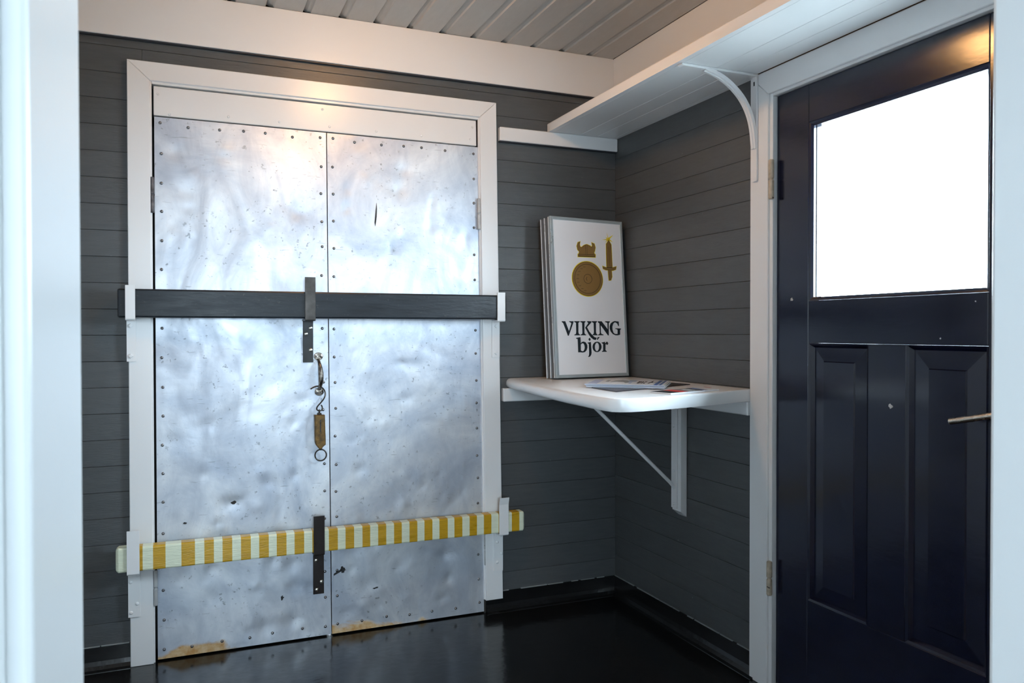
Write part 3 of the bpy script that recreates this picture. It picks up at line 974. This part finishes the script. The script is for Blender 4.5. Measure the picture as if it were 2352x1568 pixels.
arc = [(p.x, p.y) for p in smooth_path([(x, z, 0) for x, z in arc], 4)]


def ribbon(path, h):
    L, R_ = [], []
    for i, p in enumerate(path):
        a, b = path[max(i - 1, 0)], path[min(i + 1, len(path) - 1)]
        dx, dz = b[0] - a[0], b[1] - a[1]
        l = math.hypot(dx, dz)
        L.append((p[0] - dz / l * h, p[1] + dx / l * h))
        R_.append((p[0] + dz / l * h, p[1] - dx / l * h))
    return L + R_[::-1]


add('curved_brace', prism(ribbon(arc, 0.0065), 'y', -1.007, -0.983, 0.0008), 'white', br)
add('brace_rib', prism(ribbon(arc, 0.0095), 'y', -0.998, -0.993, 0.0008), 'white', br)
add('slot', box(-0.0306, -0.0298, -0.998, -0.992, 2.066, 2.080), 'soot', br)

# ------------------------------------------------------------------ corner table
ct = root('corner_table', (-0.32, -0.5, 0.484), 'thick white corner table fixed to the grey walls', 'table')
TT, TB = 1.016, 0.974
base_poly = [(-0.0012, -0.0012), (-0.549, -0.0012), (-0.585, -0.225), (-0.630, -0.55), (-0.652, -0.80), (-0.661, -1.02), (-0.660, -1.065), (-0.650, -1.095), (-0.630, -1.114), (-0.600, -1.122),
             (-0.55, -1.118), (-0.457, -1.099), (-0.20, -1.026), (-0.030, -0.965), (-0.0012, -0.964)]
bm = bmesh.new()


def outline(z, ins):
    """outline shrunk on its two free sides"""
    out = []
    for x, y in base_poly:
        k = 1.0 if y > -1.07 and x < -0.54 else 0.15
        d = Vector((x + 0.30, y + 0.45))
        s = 1 - ins * k / max(d.length, 0.05)
        if y > -0.01:
            out.append((x + (ins if x < -0.5 else 0), y, z))
        elif x > -0.01:
            out.append((x, y, z))
        else:
            out.append((-0.30 + d.x * s, -0.45 + d.y * s, z))
    return [bm.verts.new(p) for p in out]


lay = [outline(TB, 0.014), outline(TB + .005, 0.005), outline(TB + .014, 0.0), outline(TT - .016, 0.001), outline(TT - .007, 0.006), outline(TT - .002, 0.014), outline(TT, 0.026)]
for A, B in zip(lay, lay[1:]):
    for k in range(len(A)):
        bm.faces.new((A[k], A[(k + 1) % len(A)], B[(k + 1) % len(A)], B[k]))
bm.faces.new(lay[0][::-1])
bm.faces.new(lay[-1])
add('table_top', bm, 'white', ct, smooth=True)
add('wall_batten', box(-0.572, -0.032, -0.030, -0.0008, 0.916, 0.9735, 0.003), 'white', ct)
add('wall_batten', box(-0.031, -0.0008, -0.964, -0.0008, 0.924, 0.9735, 0.003), 'white', ct)
po = add('post', prism([(-0.0315, 0.9235), (-0.0315, 0.502), (-0.0008, 0.478), (-0.0008, 0.9235)], 'y', -0.566, -0.508, 0.002), 'white', ct)
sp_ = add('strap', box(-0.038, -0.0318, -0.547, -0.510, 0.511, 0.9235, 0.001), 'white', ct)
bolt_x = small_mesh('strap_bolt', lathe_y(bmesh.new(), 0, 0, 0, [(0.006, 0.001), (0.006, -0.003), (0.004, -0.004), (0, -0.004)], 8), 'white')
bolt_x.transform(Matrix.Rotation(math.radians(-90), 4, 'Z'))
for z in (0.528, 0.66, 0.84):
    shared('bolt', bolt_x, (-0.0382, -0.5285, z), sp_)
add('brace_rod', tube(bmesh.new(), [(-0.036, -0.530, 0.592), (-0.060, -0.531, 0.618), (-0.395, -0.545, 0.920), (-0.448, -0.547, 0.966), (-0.462, -0.547, 0.9738)], [0.0062, 0.0072, 0.0072, 0.0072, 0.006], 10), 'white', ct, smooth=True)

# ------------------------------------------------------------------ light box sign leaning in the corner
EMB = {
    'VIKING': [[(0.0382, 0.2417), (0.0562, 0.2418), (0.0736, 0.1997), (0.0871, 0.2317), (0.085, 0.2356), (0.0765, 0.2389), (0.0766, 0.2419), (0.0995, 0.242), (0.0985, 0.237), (0.071, 0.1795), (0.067, 0.1795), (0.0456, 0.2335), (0.0388, 0.2381)], [(0.1027, 0.2422), (0.1305, 0.2424), (0.1303, 0.2391), (0.1237, 0.2351), (0.1215, 0.1951), (0.1235, 0.1879), (0.1296, 0.1839), (0.1295, 0.1813), (0.1002, 0.1814), (0.1003, 0.184), (0.1084, 0.1872), (0.1107, 0.1951), (0.1118, 0.2351), (0.1025, 0.239)], [(0.1345, 0.2424), (0.1613, 0.2425), (0.1611, 0.2392), (0.1557, 0.2352), (0.1532, 0.1924), (0.1553, 0.1871), (0.1615, 0.1839), (0.1614, 0.1812), (0.1334, 0.1813), (0.1336, 0.1839), (0.1418, 0.1878), (0.1428, 0.1924), (0.1437, 0.2352), (0.1343, 0.2391)], [(0.1706, 0.2425), (0.1924, 0.2424), (0.192, 0.2367), (0.1682, 0.2161), (0.1792, 0.1976), (0.1959, 0.1805), (0.2068, 0.1725), (0.2179, 0.1701), (0.2117, 0.1602), (0.1997, 0.1627), (0.1873, 0.1713), (0.1767, 0.1832), (0.1585, 0.2141), (0.1766, 0.2346), (0.1704, 0.2392)], [(0.1956, 0.2427), (0.2228, 0.2428), (0.2226, 0.2394), (0.2168, 0.2354), (0.2146, 0.195), (0.2166, 0.1877), (0.2229, 0.1837), (0.2227, 0.1811), (0.1952, 0.1811), (0.1953, 0.1838), (0.202, 0.187), (0.2041, 0.195), (0.2048, 0.2341), (0.1954, 0.2393)], [(0.2273, 0.2425), (0.2478, 0.2426), (0.2792, 0.2069), (0.2794, 0.2356), (0.2665, 0.2396), (0.2667, 0.2427), (0.2923, 0.2428), (0.292, 0.239), (0.286, 0.235), (0.2832, 0.1802), (0.2791, 0.1802), (0.2418, 0.2255), (0.2413, 0.1923), (0.2442, 0.187), (0.2547, 0.1843), (0.2545, 0.181), (0.2259, 0.181), (0.2261, 0.1837), (0.2336, 0.187), (0.2353, 0.1923), (0.2357, 0.2322), (0.2271, 0.2388)], [(0.3414, 0.2419), (0.3416, 0.2217), (0.3383, 0.2217), (0.3332, 0.2325), (0.3244, 0.2376), (0.3185, 0.2378), (0.3107, 0.2324), (0.3051, 0.219), (0.3052, 0.2056), (0.3096, 0.1922), (0.3175, 0.1868), (0.3325, 0.1865), (0.3336, 0.2029), (0.3314, 0.2069), (0.3216, 0.2089), (0.3217, 0.2116), (0.3526, 0.2109), (0.3515, 0.2069), (0.3471, 0.2042), (0.346, 0.183), (0.3321, 0.1803), (0.3205, 0.1808), (0.3075, 0.1855), (0.2951, 0.1975), (0.2902, 0.2109), (0.2909, 0.2216), (0.2975, 0.2337), (0.3096, 0.2411), (0.3198, 0.2439), (0.3314, 0.2426)]],
    'bjor': [[(0.109, 0.1703), (0.1314, 0.1735), (0.1315, 0.1467), (0.1305, 0.1155), (0.1328, 0.1141), (0.1308, 0.1077), (0.1166, 0.1078), (0.1169, 0.1403), (0.1167, 0.165), (0.1089, 0.167)], [(0.1311, 0.146), (0.1382, 0.1525), (0.1478, 0.1542), (0.1587, 0.1498), (0.1653, 0.1386), (0.1655, 0.1282), (0.1608, 0.1165), (0.1516, 0.1087), (0.1403, 0.1065), (0.1277, 0.108), (0.1313, 0.1155), (0.1382, 0.1121), (0.1447, 0.1134), (0.1499, 0.1205), (0.152, 0.1296), (0.1502, 0.14), (0.1458, 0.1459), (0.1394, 0.1466), (0.1328, 0.1421)], [(0.1792, 0.1707), (0.1855, 0.1634), (0.1792, 0.1562), (0.1727, 0.1635)], [(0.1675, 0.1491), (0.1853, 0.1522), (0.1865, 0.1044), (0.1835, 0.0953), (0.1775, 0.0889), (0.1694, 0.0867), (0.1688, 0.0897), (0.1727, 0.0942), (0.1741, 0.1072), (0.1744, 0.1438), (0.1674, 0.1471)], [(0.223, 0.1731), (0.2344, 0.1731), (0.2214, 0.1612), (0.2177, 0.1613)], [(0.2411, 0.1301), (0.2407, 0.1271), (0.2399, 0.1242), (0.2387, 0.1214), (0.2372, 0.1188), (0.2353, 0.1163), (0.233, 0.1141), (0.2306, 0.1121), (0.2278, 0.1105), (0.2249, 0.1092), (0.2219, 0.1083), (0.2188, 0.1078), (0.2157, 0.1076), (0.2126, 0.1079), (0.2095, 0.1085), (0.2066, 0.1094), (0.2039, 0.1108), (0.2014, 0.1125), (0.1992, 0.1144), (0.1973, 0.1167), (0.1957, 0.1192), (0.1945, 0.1218), (0.1937, 0.1247), (0.1932, 0.1276), (0.1932, 0.1305), (0.2054, 0.1302), (0.2054, 0.1278), (0.2055, 0.1254), (0.2059, 0.1231), (0.2064, 0.121), (0.2071, 0.119), (0.2079, 0.1171), (0.209, 0.1156), (0.2101, 0.1142), (0.2114, 0.1131), (0.2127, 0.1123), (0.2141, 0.1119), (0.2156, 0.1117), (0.2171, 0.1118), (0.2186, 0.1123), (0.22, 0.113), (0.2214, 0.1141), (0.2227, 0.1154), (0.2239, 0.117), (0.225, 0.1188), (0.226, 0.1208), (0.2268, 0.1229), (0.2274, 0.1252), (0.2278, 0.1276), (0.2281, 0.13)], [(0.1932, 0.1305), (0.1936, 0.1335), (0.1944, 0.1364), (0.1955, 0.1392), (0.1971, 0.1418), (0.199, 0.1443), (0.2012, 0.1465), (0.2036, 0.1485), (0.2063, 0.1501), (0.2092, 0.1514), (0.2123, 0.1523), (0.2154, 0.1529), (0.2185, 0.1531), (0.2216, 0.1529), (0.2247, 0.1523), (0.2276, 0.1513), (0.2303, 0.1499), (0.2328, 0.1483), (0.2351, 0.1463), (0.237, 0.144), (0.2386, 0.1415), (0.2398, 0.1388), (0.2407, 0.136), (0.2411, 0.1331), (0.2411, 0.1301), (0.2281, 0.13), (0.2281, 0.1324), (0.228, 0.1347), (0.2277, 0.137), (0.2271, 0.1392), (0.2264, 0.1412), (0.2256, 0.143), (0.2246, 0.1446), (0.2234, 0.146), (0.2221, 0.147), (0.2208, 0.1478), (0.2194, 0.1483), (0.2179, 0.1485), (0.2164, 0.1483), (0.2149, 0.1479), (0.2135, 0.1471), (0.2121, 0.146), (0.2108, 0.1447), (0.2096, 0.1431), (0.2085, 0.1413), (0.2075, 0.1393), (0.2067, 0.1372), (0.2061, 0.1349), (0.2057, 0.1326), (0.2054, 0.1302)], [(0.2426, 0.1486), (0.2608, 0.1524), (0.2611, 0.1445), (0.2707, 0.1524), (0.2747, 0.1517), (0.2791, 0.1437), (0.2722, 0.1378), (0.2675, 0.1424), (0.2634, 0.1412), (0.2617, 0.1154), (0.2687, 0.1107), (0.2678, 0.1081), (0.2425, 0.1084), (0.2427, 0.111), (0.2494, 0.1142), (0.2512, 0.1432), (0.2425, 0.1466)]],
    'dome': [(0.1423, 0.5308), (0.1479, 0.5479), (0.1574, 0.5628), (0.1724, 0.5732), (0.1872, 0.5773), (0.2044, 0.5721), (0.2182, 0.5581), (0.2255, 0.534)],
    'band': [(0.1396, 0.5331), (0.2285, 0.5351), (0.228, 0.5267), (0.1391, 0.5249)],
    'ridge': [(0.1785, 0.5783), (0.1885, 0.5788), (0.1875, 0.5325), (0.1788, 0.5322)],
    'hornL': [(0.1501, 0.5878), (0.1413, 0.584), (0.1352, 0.5692), (0.1379, 0.5548), (0.1467, 0.5469), (0.1573, 0.5614), (0.149, 0.5673), (0.1466, 0.577)],
    'hornR': [(0.2152, 0.5863), (0.2256, 0.5828), (0.23, 0.5683), (0.2254, 0.551), (0.2207, 0.5508), (0.21, 0.5675), (0.2179, 0.5727)],
    'blade': [(0.3069, 0.6023), (0.3177, 0.5844), (0.3181, 0.4835), (0.2913, 0.4826), (0.2938, 0.5858)],
    'guard': [(0.2695, 0.4843), (0.284, 0.4799), (0.3257, 0.4812), (0.3398, 0.4856), (0.3374, 0.4767), (0.3221, 0.4713), (0.2835, 0.4726), (0.2708, 0.4771)],
    'grip': [(0.2982, 0.4706), (0.3131, 0.4711), (0.3141, 0.4418), (0.3084, 0.428), (0.3001, 0.4268), (0.2991, 0.4389)],
    'star': [(0.2985, 0.6381), (0.3047, 0.6151), (0.3334, 0.6299), (0.3128, 0.6095), (0.3299, 0.5964), (0.3099, 0.6029), (0.3042, 0.5888), (0.3002, 0.601), (0.2855, 0.5944), (0.2969, 0.6048), (0.2694, 0.6045), (0.296, 0.6097), (0.2901, 0.6193), (0.301, 0.6129)],
    'shield': [(0.1825, 0.4276), (0.263, 0.4297), (0.1868, 0.501), (0.1841, 0.4459), (0.2051, 0.4282)],
    'panel': [(0.0125, 0.6802), (0.3708, 0.6804), (0.3701, 0.0095), (0.0158, 0.013)],
}
SW, SH, SD = 0.384, 0.692, 0.080
syaw, slean = 0.124, 0.075
eU = Vector((math.cos(syaw), math.sin(syaw), 0))
nB = Vector((-math.sin(syaw), math.cos(syaw), 0))
eV = math.cos(slean) * Vector((0, 0, 1)) + math.sin(slean) * nB
eN = -(math.cos(slean) * nB - math.sin(slean) * Vector((0, 0, 1)))      # out of the face
SO = Vector((-0.400, -0.202, 1.0168 + math.sin(slean) * SD))
SM = Matrix(((eU.x, eV.x, eN.x, SO.x), (eU.y, eV.y, eN.y, SO.y), (eU.z, eV.z, eN.z, SO.z), (0, 0, 0, 1)))
sg = root('light_box_sign', (-0.21, -0.14, 1.0165), 'white light box beer sign with bronze emblem leaning in the corner', 'sign')


def sgn(name, bm, mat, parent=sg):
    bm.transform(SM)
    return add(name, bm, mat, parent)


def sgn_box(name, u0, u1, v0, v1, n0, n1, mat, parent=sg, bev=0.0):
    return sgn(name, box(u0, u1, v0, v1, n0, n1, bev), mat, parent)


sgn_box('case', 0.0022, SW - 0.0022, 0.0022, SH - 0.0022, -SD, -0.016, 'alu_dark')
fb = 0.0135
fr_ = []
for poly in ([(0, 0), (fb, fb), (fb, SH - fb), (0, SH)], [(SW, 0), (SW - fb, fb), (SW - fb, SH - fb), (SW, SH)],
             [(0.0003, 0), (fb, fb - .0003), (SW - fb, fb - .0003), (SW - .0003, 0)], [(0.0003, SH), (fb, SH - fb + .0003), (SW - fb, SH - fb + .0003), (SW - .0003, SH)]):
    sgn('frame_profile', prism(poly, 'z', -0.0158, 0.0, 0.0012), 'alu')
for n0, n1 in ((-0.0805, -0.077), (-0.050, -0.0465), (-0.0198, -0.016)):
    for u0, u1 in ((-0.0008, 0.0024), (SW - 0.0024, SW + 0.0008)):
        sgn_box('side_bead', u0, u1, 0.001, SH - 0.001, n0, n1, 'alu_bright')
fc = sgn_box('sign_face', fb - .001, SW - fb + .001, fb - .001, SH - fb + .001, -0.010, -0.003, 'acrylic')


def plate(name, polys, mat, parent, n0, n1):
    bm = bmesh.new()
    for p in polys:
        pr(bm, p, 'z', n0, n1)
    return sgn(name, bm, mat, parent)


def grow(poly, d):
    cx = sum(p[0] for p in poly) / len(poly)
    cy = sum(p[1] for p in poly) / len(poly)
    A = sum(poly[i - 1][0] * poly[i][1] - poly[i][0] * poly[i - 1][1] for i in range(len(poly)))
    s = 1 if A > 0 else -1
    out = []
    n = len(poly)
    for i in range(n):
        a, b, c = Vector(poly[i - 1]), Vector(poly[i]), Vector(poly[(i + 1) % n])
        n1 = Vector(((b - a).y, -(b - a).x)).normalized() * s
        n2 = Vector(((c - b).y, -(c - b).x)).normalized() * s
        m = n1 + n2
        if m.length < 1e-4:
            m = n1
        m = m.normalized() * min(d / max(0.45, m.normalized().dot(n1)), 1.6 * d)
        out.append((b.x + m.x, b.y + m.y))
    return out


def ellp(cx, cy, rx, ry, n=40):
    return [(cx + rx * math.cos(2 * math.pi * i / n), cy + ry * math.sin(2 * math.pi * i / n)) for i in range(n)]


N0 = -0.0031
plate('lettering', EMB['VIKING'], 'ink', sg, N0, -0.0020)
plate('lettering', EMB['bjor'], 'ink', sg, N0, -0.0020)
helmet = [EMB[k] for k in ('hornL', 'hornR', 'dome', 'band')]
hp = plate('emblem_helmet', helmet, 'gold', sg, N0, -0.00200)
plate('yellow_outline', [grow(p, 0.0042) for p in helmet], 'yel_print', hp, N0, -0.00270)
plate('dark_outline', [grow(p, 0.0016) for p in helmet], 'ink_brown', hp, N0, -0.00235)
plate('dark_line', [EMB['ridge']], 'ink_brown', hp, N0, -0.00175)
plate('dark_line', [[(0.1398, 0.5340), (0.2283, 0.5360), (0.2283, 0.5346), (0.1398, 0.5326)]], 'ink_brown', hp, N0, -0.00175)
plate('dark_line', [[(0.1396, 0.5262), (0.2280, 0.5280), (0.2280, 0.5266), (0.1396, 0.5248)]], 'ink_brown', hp, N0, -0.00175)
plate('ridge_fill', [[(0.1800, 0.5770), (0.1872, 0.5773), (0.1862, 0.5340), (0.1803, 0.5337)]], 'gold', hp, N0, -0.00155)
sx_, sy_ = EMB['shield'][0]
rx_, ry_ = 0.0785, 0.0735
shp = plate('emblem_shield', [ellp(sx_, sy_, rx_, ry_)], 'gold', sg, N0, -0.00140)
plate('yellow_outline', [ellp(sx_, sy_, rx_ + .0050, ry_ + .0050)], 'yel_print', shp, N0, -0.00195)
plate('dark_outline', [ellp(sx_, sy_, rx_ + .0018, ry_ + .0018)], 'ink_brown', shp, N0, -0.00165)


def ring_uv(cx, cy, rx, ry, w, n=40):
    q = []
    a, b = ellp(cx, cy, rx, ry, n), ellp(cx, cy, rx - w, ry - w, n)
    for i in range(n):
        q.append([a[i], a[(i + 1) % n], b[(i + 1) % n], b[i]])
    return q


lines = ring_uv(sx_, sy_, rx_ * .885, ry_ * .885, 0.0018) + ring_uv(sx_ + .001, sy_, 0.0225, 0.0210, 0.0016, 28)
for t in range(9):
    a = math.radians(112 + t * 17)
    cx, cy = sx_ + rx_ * .76 * math.cos(a), sy_ + ry_ * .76 * math.sin(a)
    lines.append([(cx, cy), (cx + 0.013, cy + 0.001), (cx + 0.013, cy - 0.0004), (cx, cy - 0.0012)])
lines.append([(sx_ - .005, sy_ + .007), (sx_ - .002, sy_ + .009), (sx_ - .0065, sy_), (sx_ - .002, sy_ - .009), (sx_ - .005, sy_ - .007), (sx_ - .009, sy_)])
plate('dark_line', lines, 'ink_brown', shp, N0, -0.00115)['kind'] = 'stuff'
sword = [EMB[k] for k in ('blade', 'guard', 'grip')]
swp = plate('emblem_sword', sword, 'gold', sg, N0, -0.00200)
plate('yellow_outline', [grow(p, 0.0042) for p in sword] + [EMB['star']], 'yel_print', swp, N0, -0.00270)
plate('dark_outline', [grow(p, 0.0016) for p in sword], 'ink_brown', swp, N0, -0.00235)
plate('dark_line', [[(0.3040, 0.575), (0.3052, 0.575), (0.3052, 0.490), (0.3040, 0.490)]], 'ink_brown', swp, N0, -0.00175)

# ------------------------------------------------------------------ printed matter on the table
def sheet_thing(name, corners, z0, z1, mat, label, cat, group):
    c = Vector((sum(p[0] for p in corners) / 4, sum(p[1] for p in corners) / 4, z0))
    r = root(name, c, label, cat, group)
    add('pages', prism(corners, 'z', z0, z1, 0.0004), mat, r)
    return r


def on(corners, s, t):
    """bilinear point on a quad: s along the near edge, t from near to far"""
    a, b, c, d = [Vector(p) for p in corners]
    return tuple((a * (1 - s) + b * s) * (1 - t) + (d * (1 - s) + c * s) * t)


def printed(r, corners, z, polys, mat, name='print'):
    bm = bmesh.new()
    for p in polys:
        pr(bm, [on(corners, s, t) for s, t in p], 'z', z - 0.0003, z + 0.0003)
    return add(name, bm, mat, r)


GR = 'printed matter on the corner table'
q = [(-0.515, -0.890), (-0.075, -0.690), (-0.100, -0.545), (-0.500, -0.690)]
r = sheet_thing('leaflet', q, TT + .0003, TT + .0035, 'p_plum', 'dark leaflet lying under the white and blue magazines', 'leaflet', GR)
printed(r, q, TT + .0035, [[(.12, .05), (.34, .05), (.34, .10), (.12, .10)]], 'p_grey', 'pale_line')
mq = [(-0.520, -0.672), (-0.310, -0.858), (-0.135, -0.640), (-0.352, -0.440)]
dz = TT + .0038
for dx, dy, h, lab in ((0.004, -0.006, .0040, 'white magazine at the bottom of the pile, above the dark leaflet'), (0.008, 0.004, .0036, 'white magazine in the middle of the pile of three'), (0.0, 0.0, .0032, 'white and blue magazine on top of the pile')):
    qq = [(x + dx, y + dy) for x, y in mq]
    r = sheet_thing('magazine', qq, dz, dz + h, 'paper', lab, 'magazine', GR)
    printed(r, qq, dz + h - .0008, [[(-.002, -.004), (1.002, -.004), (1.002, .004), (-.002, .004)]], 'p_blue', 'spine_line')
    dz += h + .0002
z = dz - .0002
R_ = lambda s0, s1, t0, t1, k=0.0: [(s0, t0), (s1, t0), (s1 + k, t1), (s0 + k, t1)]
printed(r, mq, z, [R_(.03, .15, .10, .95)], 'p_lilac', 'lilac_print')
printed(r, mq, z, [R_(.88, .925, .02, .98), R_(.945, .975, .02, .98)], 'p_blue', 'blue_print')
printed(r, mq, z, [[(.28, .50), (.32, .78), (.40, .93), (.48, .80), (.53, .50), (.50, .30), (.45, .52), (.36, .58)], R_(.21, .25, .55, .85)], 'p_grey', 'grey_print')
printed(r, mq, z, [R_(.50, .60, .62, .88), R_(.54, .57, .25, .5)], 'p_lblue', 'pale_blue_print')
# block title, three heavy letters and a little flying mark
printed(r, mq, z, [R_(.640, .655, .30, .72), R_(.655, .672, .64, .72), R_(.655, .672, .48, .55), R_(.655, .672, .30, .38), R_(.672, .680, .52, .70), R_(.672, .680, .32, .50),
                   R_(.690, .705, .30, .72), R_(.716, .745, .64, .72), R_(.716, .745, .30, .38), [(.716, .38), (.726, .38), (.745, .64), (.735, .64)],
                   [(.765, .34), (.795, .60), (.812, .92), (.818, .62), (.840, .52), (.806, .46), (.790, .22), (.786, .42)]], 'p_black', 'title_print')
printed(r, mq, z, [R_(.845, .855, .42, .55), R_(.862, .872, .45, .6)], 'p_grey', 'small_print')

bq = [(-0.428, -1.038), (-0.398, -1.085), (-0.140, -0.985), (-0.150, -0.890)]
bq = [(-0.408, -1.052), (-0.155, -0.970), (-0.130, -0.855), (-0.425, -0.960)]
r = sheet_thing('brochure', bq, TT + .0003, TT + .0052, 'paper', 'thin brochure with black, red and blue bands beside the navy door', 'brochure', GR)
z = TT + .0052
printed(r, bq, z, [R_(.0, .20, .02, .98)], 'p_black', 'black_print')
printed(r, bq, z, [R_(.20, .36, .02, .98)], 'p_red', 'red_print')
printed(r, bq, z, [R_(.36, .62, .02, .98)], 'p_grey', 'grey_print')
printed(r, bq, z + .0002, [R_(.44, .50, .2, .8, .03), R_(.54, .57, .2, .7, .02)], 'paper', 'pale_print')
printed(r, bq, z, [R_(.62, .68, .02, .98)], 'p_black', 'black_print')
printed(r, bq, z, [R_(.70, .76, .02, .98)], 'p_blue', 'blue_print')
printed(r, bq, z, [R_(.965, .995, .5, .98)], 'p_red', 'red_tab')

# ------------------------------------------------------------------ ceiling lamp just above the picture
lp = root('ceiling_lamp', (-1.19, -0.95, 2.359), 'small warm ceiling lamp above the lobby', 'lamp')


def lathe_z(cx, cy, prof, n=20):
    bm = bmesh.new()
    rings = [[bm.verts.new((cx + r * math.cos(2 * math.pi * j / n), cy + r * math.sin(2 * math.pi * j / n), z)) for j in range(n)] for r, z in prof]
    for a, b in zip(rings, rings[1:]):
        for j in range(n):
            bm.faces.new((a[j], a[(j + 1) % n], b[(j + 1) % n], b[j]))
    bm.faces.new(rings[0])
    bm.faces.new(rings[-1])
    return bm


add('lamp_base', lathe_z(-1.19, -0.95, [(0.065, 2.4665), (0.065, 2.452), (0.045, 2.445)]), 'white', lp, smooth=False)
add('bulb', lathe_z(-1.19, -0.95, [(0.030, 2.4445), (0.048, 2.43), (0.055, 2.408), (0.050, 2.383), (0.032, 2.365), (0.010, 2.359)]), 'bulb', lp, smooth=True)
